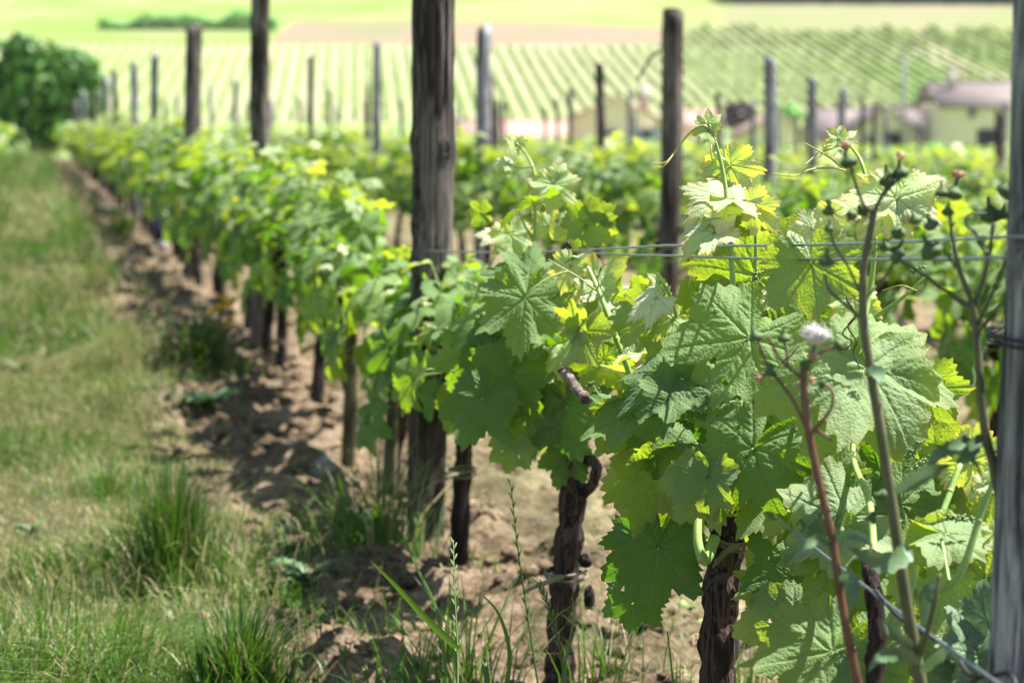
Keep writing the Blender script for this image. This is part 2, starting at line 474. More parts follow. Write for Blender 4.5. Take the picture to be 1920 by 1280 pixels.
def build_ground():
    def axis(parts):
        return np.unique(np.concatenate([np.arange(a, b, s) for a, b, s in parts]).round(4))
    xs = axis([(-900, -120, 60), (-120, -20, 10), (-20, -3, 1.2), (-3, -1, .12), (-1, 2.6, .022), (2.6, 5, .07), (5, 24, .25), (24, 60, 3), (60, 200, 14), (200, 901, 50)])
    ys = axis([(-60, -4, 8), (-4, 2.4, .4), (2.4, 9, .022), (9, 16, .05), (16, 30, .12), (30, 62, .3), (62, 130, 3), (130, 360, 8), (360, 900, 40), (900, 3001, 300)])
    X, Y = np.meshgrid(xs, ys); x = X.ravel(); y = Y.ravel()
    z = ground(x, y)
    nx, ny = len(xs), len(ys)
    i = (np.arange(ny - 1)[:, None] * nx + np.arange(nx - 1)[None]).ravel()
    Q = np.c_[i, i + 1, i + nx + 1, i + nx]
    edge = .40 + .16 * (vnoise(y * .9, x * .9, 5) - .5) + .10 * (vnoise(y * 4, x * 4, 6) - .5)
    soil = np.clip((x - edge) / .10 + .5, 0, 1)
    k = np.abs(((x - ROWX + ROWD / 2) % ROWD) - ROWD / 2)
    straw = np.clip((k - .12) / .3, 0, 1) * np.clip((x - 1.0) * 3, 0, 1)
    soil = soil * np.where((x > 1.0), np.clip(1.1 - fbm(x * 2, y * 2, 33) * 2 - .35, .35, 1), 1)
    d = x * HE[0] + y * HE[1]
    meadow = np.clip((d - 57) / 6, 0, 1) + np.clip((-3 - x) / 3, 0, 1); meadow = np.clip(meadow, 0, 1)
    me = make_mesh("ground", np.c_[x, y, z], None, Q, M['ground'], {'soil': soil, 'straw': straw, 'meadow': meadow})
    tag(link("ground", me), kind='structure', label="bare tan soil and mown grass sloping gently between the vine rows")


build_ground()


# ------------------------------------------------------------------ far hill: crops as draped sheets
def hill_z(d):
    return np.interp(d, HD, HZ)


def hill_pt(l, d, up=0.0):
    """a point of the far slope: l metres across, d metres up the slope's own direction"""
    return Vector((l * HP[0] + d * HE[0], l * HP[1] + d * HE[1], float(hill_z(d)) + up))


def lat(px, d):
    """how far across the slope a thing stands that the photo shows at column px, at distance d"""
    ray = CF + CR * ((px - 960) / FPX)
    a = math.atan2(ray.x, ray.y) - HILL_AZ
    return d * math.tan(a)


def field(name, label, mat, ring, up):
    """ring: list of (l0, l1, d) bands from bottom to top"""
    V = []; Q = []; n = 14
    for j in range(len(ring)):
        l0, l1, d = ring[j]
        for i in range(n + 1):
            p = hill_pt(l0 + (l1 - l0) * i / n, d, up); V.append(tuple(p))
    for j in range(len(ring) - 1):
        for i in range(n):
            a = j * (n + 1) + i; Q.append([a, a + 1, a + n + 2, a + n + 1])
    o = link(name, make_mesh(name, V, None, Q, mat)); tag(o, label, kind='structure'); return o


SOILF = field_material("vineyard soil stripes", (.30, .28, .18), (.26, .27, .15), HILL_AZ, 1.5, .12, .7, (.20, .27, .10))
field("field", "striped young vineyard slope across the valley", SOILF, [(lat(-100, 228), lat(2300, 228), 229.5), (lat(-60, 260), lat(2300, 260), 260), (lat(-60, 291), lat(2300, 291), 291)], .05)
field("field", "bare tan strip of soil above the striped slope", field_material("bare field", (.225, .165, .12), (.20, .15, .10), 1.2, 6, .4, .9, (.15, .165, .08)),
      [(lat(520, 291), lat(1290, 291), 291), (lat(520, 300), lat(1285, 300), 300), (lat(540, 309), lat(1240, 309), 309), (lat(560, 316), lat(950, 316), 316)], .09)
field("field", "bright green field at the top left of the slope", field_material("green field", (.155, .235, .045), (.12, .20, .035), 1.45, 5, .5, .9, (.20, .22, .09)),
      [(lat(-300, 291), lat(520, 291), 291.2), (lat(-300, 316), lat(540, 316), 316), (lat(-300, 345), lat(900, 345), 345), (lat(-300, 420), lat(900, 420), 420)], .07)
field("field", "bright striped green field behind the bare strip", field_material("green field striped", (.16, .22, .05), (.19, .21, .08), 1.35, 4, .5, .9, (.21, .215, .10)),
      [(lat(560, 316.2), lat(1350, 316.2), 309.5), (lat(560, 330), lat(1350, 330), 330), (lat(560, 345), lat(1370, 345), 345), (lat(700, 420), lat(1370, 420), 420)], .06)
field("field", "pale yellow green vineyard slope above the village roofs", field_material("pale field", (.155, .19, .065), (.175, .18, .09), -.75, 2.6, .6, .9, (.195, .18, .11)),
      [(lat(1290, 291.5), lat(2300, 291.5), 291.5), (lat(1260, 310), lat(2300, 310), 310), (lat(1370, 338), lat(2300, 338), 338), (lat(1370, 341), lat(2300, 341), 341)], .05)
field("field", "greener diagonal wedge of field left of the farmhouse", field_material("green wedge", (.15, .27, .08), (.13, .23, .07), .4, 3, .2, .2),
      [(lat(1700, 236), lat(1770, 236), 236), (lat(1690, 262), lat(1765, 262), 262), (lat(1695, 280), lat(1715, 280), 280)], .10)
field("field", "pale dirt track climbing above the farmhouse roof", field_material("track", (.42, .36, .28), (.38, .33, .25), .4, 3, .1, .2),
      [(lat(1780, 262), lat(1900, 262), 262), (lat(1715, 278), lat(1800, 278), 278), (lat(1700, 292), lat(1735, 292), 292)], .12)


def leafy_mesh(name, mat, surface, n, size, squash=1.0):
    """a crown of many small leaf cards; surface() gives a point and an outward direction"""
    V = []; T = []; A = []
    for i in range(n):
        p, nn = surface(); nn = Vector(nn).normalized()
        dirn = (nn + Vector(RNG.normal(0, .6, 3))).normalized(); q = dirn.to_track_quat('Z', 'Y')
        s = size * RNG.uniform(.6, 1.4); r = RNG.uniform(0, 6.28); c, s_ = math.cos(r), math.sin(r)
        tint = np.clip(RNG.normal(.5, .25), 0, 1)
        for (a, b, h) in ((-.5, 0, 0), (0, -.45, .12), (.6, 0, 0), (0, .45, .12)):
            v = q @ Vector(((a * c - b * s_) * s, (a * s_ + b * c) * s, h * s * squash)); V.append(tuple(Vector(p) + v)); A.append(tint)
        k = 4 * i; T += [[k, k + 1, k + 2], [k, k + 2, k + 3]]
    return make_mesh(name, V, T, None, mat, {'tint': A})


def nth_(n):
    return "%d%s" % (n, {1: 'st', 2: 'nd', 3: 'rd'}.get(n % 10 if (n // 10) % 10 != 1 else 0, 'th'))


def build_hill_rows():
    # a few row shapes, shared
    shapes = []
    L = 59.5
    for v in range(4):
        V = []; Q = []; A = []; n = 70; prof = [(-.10, .05), (-.20, .3), (-.09, .56), (.09, .58), (.20, .3), (.10, .05)]
        for i in range(n + 1):
            d = L * i / n
            for (a, h) in prof:
                V.append((a * RNG.uniform(.7, 1.3) + RNG.normal(0, .07), d, h * RNG.uniform(.35, 1.25))); A.append(np.clip(RNG.normal(.5, .3), 0, 1))
        m = len(prof)
        for i in range(n):
            for k in range(m - 1):
                a = i * m + k; Q.append([a, a + 1, a + m + 1, a + m])
        shapes.append(make_mesh("vine_row", V, None, Q, M['hillrow'], {'tint': A}, smooth=False))
    slope = math.atan2(HZ[8] - HZ[7], HD[8] - HD[7])
    l0, l1 = lat(-60, 230), lat(2750, 230); k = 0; l = l0
    while l < l1:
        p = hill_pt(l, 230.3, .0)
        o = link("vine_row", shapes[k % 4], loc=p); o.rotation_euler = (slope, 0, -HILL_AZ)
        tag(o, "thin green vine row on the far striped slope, %s from its left end" % nth_(k + 1), "vine row", "young vine rows on the far slope")
        o.scale.y = random.uniform(1.25, 1.42) if l > lat(1290, 291) else random.uniform(.96, 1.0)
        l += 1.5 + random.uniform(-.12, .12); k += 1


build_hill_rows()


def tree(name, loc, rad, h, trunk, mat, label, n, size, group=None, cat='tree', lobes=9):
    r = empty(name, loc, label, cat, group)
    b = MB(); b.tube([(0, 0, -.1), (.03, .02, trunk * .5), (0, .05, trunk + h * .4)], [rad * .08 + .03, rad * .06 + .02, .02], 8)
    for k in range(6):
        a = k * 1.05; b.tube([(0, 0, trunk * .7), (math.cos(a) * rad * .35, math.sin(a) * rad * .35, trunk + h * .35), (math.cos(a) * rad * .7, math.sin(a) * rad * .7, trunk + h * .55)], [.05 * rad, .03 * rad, .01], 6)
    link("trunk", b.mesh("trunk", M['bark']), r)
    cs = [(Vector((0, 0, trunk + h * .5)), rad * .78, h * .42)]
    for k in range(lobes):
        a = RNG.uniform(0, 6.28); e = RNG.uniform(-.7, 1.0)
        cs.append((Vector((math.cos(a) * rad * .55 * math.cos(e), math.sin(a) * rad * .55 * math.cos(e), trunk + h * .5 + math.sin(e) * h * .32)), rad * RNG.uniform(.3, .5), h * RNG.uniform(.18, .28)))
    def surf():
        c, rr, hh = cs[int(RNG.integers(0, len(cs)))]
        v = Vector(RNG.normal(0, 1, 3)).normalized(); f = RNG.uniform(.72, 1.05)
        return c + Vector((v.x * rr * f, v.y * rr * f, v.z * hh * f)), v
    link("crown", leafy_mesh("crown", mat, surf, n, size), r)
    return r


# bush at the end of the aisle, wood on the crest, hedge, village plants
p = at(78, 300, 62); p.z = gz(p.x, p.y)
tree("bush", p, 1.62, 3.5, -.25, M['crown'], "big rounded dark green bush closing the grass aisle", 15000, .16, cat='bush')
p = at(-60, 300, 66); p.z = gz(p.x, p.y)
tree("bush", p, 1.8, 3.1, -.2, M['crown'], "lower dark bush cut by the left edge of the picture", 5000, .2, cat='bush')


def wood_surf():
    l = RNG.uniform(lat(1360, 352), lat(2300, 352)); d = 340 + RNG.uniform(0, 12)
    h = 7 + 2.5 * math.sin(l * .35) + 1.5 * math.sin(l * 1.1); t = RNG.uniform(0, 1)
    p = hill_pt(l, d, h * t); return p, (RNG.normal(0, .4), -1 + t, t)


o = link("distant_wood", leafy_mesh("distant_wood", M['farwood'], wood_surf, 9000, 1.6)); tag(o, "dark wood along the crest at the top right corner", "wood", kind='stuff')


def hedge(name, x0, x1, d, h, w, label, n):
    r = empty(name, hill_pt(lat((x0 + x1) / 2, d), d), label, "hedge"); base = r.location.copy()
    def surf():
        l = RNG.uniform(lat(x0, d), lat(x1, d)); t = RNG.uniform(0, 1)
        hh = h * (.35 + 1.3 * float(vnoise(l * .35, 0, 3)))
        return hill_pt(l, d + RNG.uniform(-w, w), hh * t) - base, (RNG.normal(.6, .4), -.3, 1)
    link("foliage", leafy_mesh("foliage", M['hedge'], surf, n, .45), r)
    return r


hedge("hedge", 195, 525, 306, 1.7, .6, "long clipped green hedge on the slope behind the bush", 3500)
hedge("hedge", -40, 40, 286, 1.0, .4, "short dark hedge on the slope at the left edge", 600)


# ------------------------------------------------------------------ village
def house(px0, px1, py_top, py_eave, z, gable, wall, roof, label, openings=(), chim=None, depth=7.0, base_y=None, rot=0.0):
    """a small house: front wall spans px0..px1 at depth z; gable 'front' shows the gable, 'side' shows the eaves side"""
    a = at(px0, 235, z); b = at(px1, 235, z); w = (b - a).length; c = (a + b) / 2
    zt = at((px0 + px1) / 2, py_top, z).z; ze = at((px0 + px1) / 2, py_eave, z).z; g = gz(c.x, c.y) - .2
    r = empty("house", (c.x, c.y, g), label, "house"); r.rotation_euler = (0, 0, -YAW + rot)
    H = ze - g; R = zt - g; b_ = MB(); d = depth; hw = w / 2
    if gable == 'front':
        V = [(-hw, 0, 0), (hw, 0, 0), (hw, 0, H), (0, 0, R - .12), (-hw, 0, H), (-hw, d, 0), (hw, d, 0), (hw, d, H), (0, d, R - .12), (-hw, d, H)]
        b_.add(V, T=[[4, 2, 3], [9, 8, 7]], Q=[[0, 1, 2, 4], [6, 5, 9, 7], [1, 6, 7, 2], [5, 0, 4, 9]])
        rf = MB(); t = .16; ov = .35
        for s in (-1, 1):
            nx = (R - H) / math.hypot(hw, R - H)
            e = (s * (hw + ov), H - ov * (R - H) / hw)
            V = [(0, -ov, R), (e[0], -ov, e[1]), (e[0], d + ov, e[1]), (0, d + ov, R), (0, -ov, R - t), (e[0], -ov, e[1] - t), (e[0], d + ov, e[1] - t), (0, d + ov, R - t)]
            rf.add(V, Q=[[0, 3, 2, 1], [4, 5, 6, 7], [0, 1, 5, 4], [2, 3, 7, 6], [1, 2, 6, 5]])
    else:
        V = [(-hw, 0, 0), (hw, 0, 0), (hw, 0, H), (-hw, 0, H), (-hw, d, 0), (hw, d, 0), (hw, d, H), (-hw, d, H), (-hw, d / 2, R - .12), (hw, d / 2, R - .12)]
        b_.add(V, T=[[3, 7, 8], [6, 2, 9]], Q=[[0, 1, 2, 3], [5, 4, 7, 6], [1, 5, 6, 2], [4, 0, 3, 7]])
        rf = MB(); t = .16; ov = .35
        for (y0, y1) in ((-ov, d / 2), (d + ov, d / 2)):
            ze_ = H - ov * (R - H) / (d / 2)
            V = [(-hw - ov, y0, ze_), (hw + ov, y0, ze_), (hw + ov, y1, R), (-hw - ov, y1, R)]; V += [(x, y, zz - t) for x, y, zz in V]
            rf.add(V, Q=[[0, 1, 2, 3], [4, 7, 6, 5], [0, 4, 5, 1], [1, 5, 6, 2], [2, 6, 7, 3], [3, 7, 4, 0]])
    link("wall", b_.mesh("wall", wall, smooth=False), r)
    ro = link("roof", rf.mesh("roof", roof, smooth=False), r)
    rb = MB()                                                      # rounded ridge and tile courses standing proud
    if gable == 'front':
        rb.tube([(0, -.36, R + .02), (0, d + .36, R + .02)], .10, 6)
    else:
        rb.tube([(-hw - .36, d / 2, R + .02), (hw + .36, d / 2, R + .02)], .10, 6)
    link("ridge", rb.mesh("ridge", roof), ro)
    for (ox, oy0, oy1, wpx, kind) in openings:
        pc = at(ox, oy0, z); pb = at(ox, oy1, z); ow = wpx / FPX * z; oh = pc.z - pb.z
        lx = (pc - c).dot(CR); zc = (pc.z + pb.z) / 2 - g
        m = MB(); m.box((lx, .06, zc), (ow, .22, oh)); nm = 'doorway_shade' if kind == 'doorway_shade' else 'window'
        if kind == 'doorway_shade': m.V[-1] = m.V[-1] + np.array([0, -.1, 0])
        w_o = link(nm, m.mesh(nm, M['opening'] if kind == 'doorway_shade' else M['glass'], smooth=False), r)
        if kind == 'doorway_shade': continue
        w_o.location.y = -.12
        f = MB()
        for (cx, cz, sx, sz) in ((0, oh / 2 + .05, ow + .2, .1), (0, -oh / 2 - .05, ow + .2, .1), (-ow / 2 - .05, 0, .1, oh), (ow / 2 + .05, 0, .1, oh)):
            f.box((lx + cx, -.03, zc + cz), (sx, .14, sz))
        link("frame", f.mesh("frame", M['wallgrey'], smooth=False), w_o)
        if kind == 'shutter':
            s = MB(); s.box((lx - ow * .9, -.06, zc), (ow * .6, .06, oh)); s.box((lx + ow * .9, -.06, zc), (ow * .6, .06, oh))
            link("shutter", s.mesh("shutter", M['shutter'], smooth=False), w_o)
    if chim:
        cpx, cpy0, cpy1, cw = chim
        pt = at(cpx, cpy0, z); pb = at(cpx, cpy1, z); lx = (pt - c).dot(CR)
        m = MB(); m.box((lx, d * .35, (pt.z + pb.z) / 2 - g), (cw, cw, pt.z - pb.z + .6)); m.box((lx, d * .35, pt.z - g + .32), (cw + .14, cw + .14, .1))
        link("chimney", m.mesh("chimney", M['wallgrey'], smooth=False), ro)
    return r


house(845, 1062, 226, 258, 150, 'side', M['wallcream'], M['roofpink'], "low house with long pale pink roof left of the gabled house", depth=6, openings=((930, 268, 285, 14, 'w'),))
house(1058, 1250, 183, 224, 158, 'front', M['wallcream'], M['roofpink'], "cream gabled house with pink roof left of the dark knotty post", openings=((1140, 246, 270, 22, 'w'), (1212, 244, 278, 22, 'shutter')), chim=(1212, 165, 195, .7), depth=9)
house(1262, 1350, 205, 236, 165, 'side', M['wallcream'], M['roofpink'], "small house with low pink roof right of the dark knotty post", depth=6)
house(1390, 1522, 212, 250, 150, 'front', M['wallcream'], M['roofpink'], "pale house with very faded pink gable in the middle of the village", openings=((1450, 258, 275, 14, 'w'),), depth=8)
house(1535, 1640, 203, 250, 160, 'side', M['wallgrey'], M['roofgrey'], "low grey brown roofed barn with rendered wall", depth=7)
house(1600, 1722, 200, 240, 150, 'front', M['wallcream'], M['roofgrey'], "cream gabled outbuilding with dark doorway beside the round shrub", openings=((1676, 248, 300, 26, 'doorway_shade'), (1632, 255, 272, 12, 'w')), depth=8)
house(1690, 1790, 202, 238, 172, 'side', M['wallgrey'], M['roofgrey'], "grey roofed shed linking outbuilding and farmhouse", depth=6)
house(1768, 2060, 152, 196, 146, 'side', M['wallcream'], M['roofgrey'], "tall farmhouse with grey brown tile roof and dark barn doorway", openings=((1821, 204, 220, 11, 'w'), (1852, 243, 305, 40, 'doorway_shade')), chim=(1801, 140, 158, .45), depth=9)


def place(px, py, z):
    p = at(px, py, z); p.z = gz(p.x, p.y); return p


tree("purple_tree", place(1383, 260, 185), 1.3, 2.6, 2.6, M['purpletree'], "dark purple leaved tree between the pink roofs", 1400, .3)
tree("tree", place(1483, 230, 190), 1.1, 2.0, 3.0, M['hedge'], "small green tree behind the pale faded gable", 900, .3)
tree("shrub", place(1742, 270, 138), 1.15, 2.6, .9, M['hedge'], "rounded grey green shrub against the farmhouse wall", 1600, .22, cat='shrub')
p = place(1694, 240, 142); top = at(1694, 98, 142)
r = empty("utility_pole", p, "tall thin concrete utility pole above the outbuilding roof", "utility pole")
m = MB(); m.tube([(0, 0, 0), (0, 0, top.z - p.z)], [.17, .11], 8); link("pole", m.mesh("pole", M['concrete']), r)
m = MB(); m.box((0, 0, top.z - p.z - .35), (1.2, .1, .1)); link("crossarm", m.mesh("crossarm", M['concrete']), r)

# ------------------------------------------------------------------ grape leaves
LOBES = [(0, .66), (10, .575), (20, .50), (28, .44), (37, .50), (46, .585), (52, .615), (60, .55), (70, .48), (79, .43), (90, .475), (103, .52), (114, .475), (128, .43), (142, .42), (155, .385), (166, .28), (174, .13), (180, .055)]


def make_leaf(seed, nr, na, young=0.0, fold=.15, droop=.25, wave=.05, deep=1.0, teeth=.066, puck=.8, lob_droop=.35):
    g = np.random.default_rng(seed)
    th = np.linspace(-np.pi, np.pi, na, endpoint=False)
    deg = np.abs(np.degrees(th)); A = np.array(LOBES, float)
    base = np.interp(deg, A[:, 0], A[:, 1])
    core = np.interp(deg, [0, 60, 120, 150, 166, 174, 180], [.60, .58, .50, .42, .28, .13, .055])
    R = core + (base - core) * deep
    R = R * (1 + .05 * np.sin(th * 2 + g.uniform(0, 6)) + .04 * np.sin(th * 3 + g.uniform(0, 6)))
    # uneven teeth
    cuts = [-np.pi]
    while cuts[-1] < np.pi: cuts.append(cuts[-1] + math.radians(g.uniform(7.5, 14)))
    cuts = np.array(cuts); i = np.clip(np.searchsorted(cuts, th, side='right') - 1, 0, len(cuts) - 2)
    ph = (th - cuts[i]) / (cuts[i + 1] - cuts[i]); pk = g.uniform(.35, .65, len(cuts))[i]; amp = g.uniform(.5, 1.2, len(cuts))[i]
    tooth = np.where(ph < pk, ph / pk, (1 - ph) / (1 - pk)) ** 1.2
    R = R * (1 + teeth * 2 * (tooth - .45) * amp * np.clip((172 - deg) / 20, 0, 1))
    s = (np.arange(1, nr + 1) / nr) ** .85
    rr = np.outer(s, R); tt = np.broadcast_to(th, rr.shape)
    u = (rr * np.sin(tt)).ravel(); v = (rr * np.cos(tt)).ravel()
    u = np.r_[0, u]; v = np.r_[0, v]; sr = np.r_[0, np.repeat(s, na)]; r = np.hypot(u, v); ang = np.arctan2(u, v)
    # veins
    main = []; sec = []
    for a0 in (0, 50, -50, 102, -102, 145, -145):
        a = math.radians(a0 + g.uniform(-3, 3)); Lr = float(np.interp(abs(a0), A[:, 0], A[:, 1])) * .97
        main.append((0, 0, math.sin(a) * Lr, math.cos(a) * Lr, 1.0 if abs(a0) < 120 else .6))
        t = .10 + g.uniform(0, .03); side = 1
        while t < Lr - .05:
            for sd in (1, -1):
                b = a + sd * math.radians(g.uniform(40, 50)); L2 = min((Lr - t) * .75, .24) * (1.0 if abs(a0) < 120 else .6)
                t2 = t + (0.02 if sd > 0 else 0)
                x0, y0 = math.sin(a) * t2, math.cos(a) * t2
                sec.append((x0, y0, x0 + math.sin(b) * L2, y0 + math.cos(b) * L2, .55))
            t += g.uniform(.055, .075)
    def dist(segs):
        D = np.full(len(u), 9.0); W_ = np.zeros(len(u))
        for x0, y0, x1, y1, w in segs:
            dx, dy = x1 - x0, y1 - y0; t = np.clip(((u - x0) * dx + (v - y0) * dy) / (dx * dx + dy * dy), 0, 1)
            d = np.hypot(u - x0 - t * dx, v - y0 - t * dy); taper = 1 - .6 * t
            m = d / taper < D; D = np.where(m, d / taper, D); W_ = np.where(m, w, W_)
        return D, W_
    dm, wm = dist(main); ds, ws = dist(sec)
    vein = np.clip(np.exp(-(dm / .0085) ** 2) * wm + .6 * np.exp(-(ds / .0045) ** 2), 0, 1)
    z = -.010 * np.exp(-(dm / .016) ** 2) * puck
    z += .011 * puck * (1 - np.exp(-(np.minimum(ds, dm) / .02) ** 2)) * np.clip(1.3 - sr, .2, 1)
    z += .012 * puck * fbm(u * 16 + seed, v * 16, seed, 3)
    z += .06 * fbm(u * 3.5 + seed * 3, v * 3.5, seed + 5, 2)
    z += fold * np.abs(u) * (.6 + .4 * np.cos(ang)) - droop * np.clip(v, 0, 1) ** 2 - droop * .5 * np.clip(-v, 0, 1) ** 2
    z += wave * sr ** 3 * np.sin(ang * g.integers(5, 8) + g.uniform(0, 6))
    z -= lob_droop * np.clip(np.abs(u) - .22, 0, 1) ** 2 * 2
    Q = []; k = np.arange(na); k2 = (k + 1) % na
    T = np.c_[np.zeros(na, int), 1 + k, 1 + k2][:, [0, 2, 1]]
    for i_ in range(nr - 1):
        a = 1 + i_ * na; Q.append(np.c_[a + k2, a + k, a + na + k, a + na + k2])
    Q = np.concatenate(Q) if Q else None
    if Q is not None and na > 90 and seed % 2:                      # holes eaten in some of the leaves
        for _ in range(int(g.integers(1, 4))):
            hx, hy, hr = g.uniform(-.3, .3), g.uniform(-.1, .4), g.uniform(.012, .028)
            cx = u[Q].mean(1) - hx; cy = (v[Q].mean(1) - hy) * g.uniform(.5, 1.2); Q = Q[np.hypot(cx, cy) > hr * (1 + .3 * np.sin(np.arctan2(cy, cx) * 3))]
    edge = sr
    return dict(V=np.c_[u, v, z], T=T, Q=Q, vein=vein, edge=edge, uv=np.c_[u + .5, v + .5], young=np.full(len(u), float(young)))


def leaf_mesh(d, shade=0.0):
    return make_mesh("leaf", d['V'], d['T'], d['Q'], M['leaf'], {'shade': np.full(len(d['V']), shade), 'vein': d['vein'], 'edge': d['edge'], 'young': d['young'], 'tint': np.zeros(len(d['V']))}, d['uv'])


def shape_params(k):
    return [dict(fold=.10, droop=.30, wave=.045), dict(fold=.28, droop=.45, wave=.05, lob_droop=.3), dict(fold=.02, droop=.15, wave=.065, deep=1.15),
            dict(fold=-.10, droop=.55, wave=.04, lob_droop=.7), dict(fold=.45, droop=.3, wave=.06, lob_droop=.0, deep=.8), dict(fold=.15, droop=.6, wave=.08, deep=1.1)][k % 6]


HI = [leaf_mesh(make_leaf(10 + k, 40, 300, 0.0, **shape_params(k))) for k in range(6)]
HID = [leaf_mesh(make_leaf(11 + k, 40, 300, 0.0, **shape_params(k + 1)), .12) for k in range(3)]
HIG = [leaf_mesh(make_leaf(15 + 2 * k, 40, 300, 0.08, **shape_params(2 * k)), .62) for k in range(2)]
HIY = [leaf_mesh(make_leaf(30 + k, 26, 220, 1.0, teeth=.065, **{**shape_params(k), 'deep': 1.25})) for k in range(4)]
HIM = [leaf_mesh(make_leaf(40 + k, 30, 240, 0.28, teeth=.06, **{**shape_params(k + 2)})) for k in range(3)]
MD = [leaf_mesh(make_leaf(50 + k, 9, 130, 0.0, **shape_params(k))) for k in range(6)]
MDM = [leaf_mesh(make_leaf(60 + k, 8, 110, 0.28, **shape_params(k + 1))) for k in range(3)]
MDY = [leaf_mesh(make_leaf(70 + k, 7, 100, 1.0, teeth=.065, **{**shape_params(k), 'deep': 1.25})) for k in range(3)]
LO = [make_leaf(80 + k, 2, 30, 0.0, puck=0, teeth=.03, **shape_params(k)) for k in range(6)]


def leaf_matrix(J, tip, nrm, W):
    Y = Vector(tip).normalized(); Z = Vector(nrm); Z = (Z - Y * Z.dot(Y))
    if Z.length < 1e-3: Z = Vector((0, 0, 1)) - Y * Y.z
    Z.normalize(); X = Y.cross(Z)
    m = Matrix(((X.x, Y.x, Z.x, J[0]), (X.y, Y.y, Z.y, J[1]), (X.z, Y.z, Z.z, J[2]), (0, 0, 0, 1)))
    return m @ Matrix.Scale(W, 4)


# ------------------------------------------------------------------ posts
def post_mesh(h, r0, r1, mat, seed, seg=28, rings=60, lean=(0, 0), flat=0.0, knots=6, bow=0.0, top_cut=.02, angular=False):
    g = np.random.default_rng(seed); V = []; th = np.linspace(0, 2 * np.pi, seg, endpoint=False)
    prof = 1 + .06 * np.sin(th * 2 + g.uniform(0, 6)) + .05 * np.sin(th * 3 + g.uniform(0, 6))
    groove = np.zeros(seg)
    for _ in range(max(3, seg // 5)): groove[g.integers(0, seg)] += g.uniform(.03, .10)
    if angular:
        a = g.uniform(0, 1.5); prof = prof * np.minimum(1.25, .80 / np.maximum(np.abs(np.cos(th - a)), np.abs(np.sin(th - a))))
    kn = [(g.uniform(0, 6.28), g.uniform(.25, .97) * h, g.uniform(.012, .02)) for _ in range(knots)]
    if flat: prof = np.where(np.cos(th - g.uniform(0, 6)) > .5, prof * (1 - flat), prof)
    for i in range(rings + 1):
        t = i / rings; z = -0.12 + (h + .12) * t; r = r0 + (r1 - r0) * t
        rr = r * prof * (1 - groove * (1 + .4 * math.sin(z * 9 + seed))) * (1 + .05 * (vnoise(th * 2, z * 6 + th * 0, seed) - .5) + .035 * (vnoise(th * 8, z * 14 + th * 0, seed + 1) - .5))
        for (ka, kz, ks) in kn:
            da = np.abs((th - ka + np.pi) % (2 * np.pi) - np.pi) * r; dd = np.hypot(da, (z - kz) * .7)
            rr = rr + .010 * np.exp(-(dd / ks) ** 2) - .014 * np.exp(-(dd / (ks * .4)) ** 2)
        cx = lean[0] * t + bow * math.sin(t * 3.0) + .004 * math.sin(z * 5 + seed); cy = lean[1] * t
        zz = z + (top_cut * np.cos(th - seed) if i == rings else 0)
        V += [(cx + rr[k] * math.cos(th[k]), cy + rr[k] * math.sin(th[k]), zz if np.isscalar(zz) else zz[k]) for k in range(seg)]
    V.append((lean[0], lean[1], h - .004)); k = np.arange(seg); k2 = (k + 1) % seg
    Q = np.concatenate([np.c_[i * seg + k, i * seg + k2, (i + 1) * seg + k2, (i + 1) * seg + k] for i in range(rings)])
    T = np.c_[np.full(seg, len(V) - 1), rings * seg + k, rings * seg + k2]
    return make_mesh("wooden_post", V, T, Q, mat)


def post_at(px_base, z, X=None):
    x = X; y = (z - x * CF.x) / CF.y if False else None
    return y


def row_y(X, z):
    """distance along a row at lateral offset X for depth z (at eye level)"""
    return (z / math.cos(PITCH) - X * math.sin(YAW)) / math.cos(YAW)


ORD = ["first", "second", "third", "fourth", "fifth", "sixth", "seventh", "eighth", "ninth", "tenth", "eleventh", "twelfth", "thirteenth", "fourteenth", "fifteenth"]
# front row -- near post, cut by the right edge of the picture
X1 = 0.878; y = row_y(X1, 2.12); z0 = gz(X1, y)
r = tag(link("wooden_post", post_mesh(1.45, .044, .036, M['post_grey'], 3, 48, 130, lean=(.005, 0), knots=4), loc=(X1, y, z0)),
        "thick grey cracked post cut off by the right edge of the picture", "post")
NEARPOST = Vector((X1, y, z0))
r['group'] = "posts of the front vine row"
# front row -- the big knotty post
X2 = 0.845; y = row_y(X2, 5.226); z0 = gz(X2, y); P2 = Vector((X2, y, z0))
hero = tag(link("wooden_post", post_mesh(1.46, .0395, .0465, M['post_dark'], 11, 56, 170, lean=(.030, 0), knots=16, bow=-.004), loc=(X2 - .006, y, z0)),
           "thick dark knotty post rising out of the top of the picture", "post", "posts of the front vine row")
for (sx, lab) in ((-1, 0), (1, 0)):
    m = MB(); za = 1.28; m.tube([(sx * .046, -.01, za), (sx * .058, -.014, za + .012), (sx * .068, -.014, za + .024)], [.0028, .0024, .002], 6)
    link("nail", m.mesh("nail", M['drytendril']), hero)
m = MB(); m.tube([(.055, -.01, 1.40), (.060, -.012, 1.36), (.058, -.014, 1.335)], [.006, .004, .001], 6)
link("splinter", m.mesh("splinter", M['post_dark']), hero)
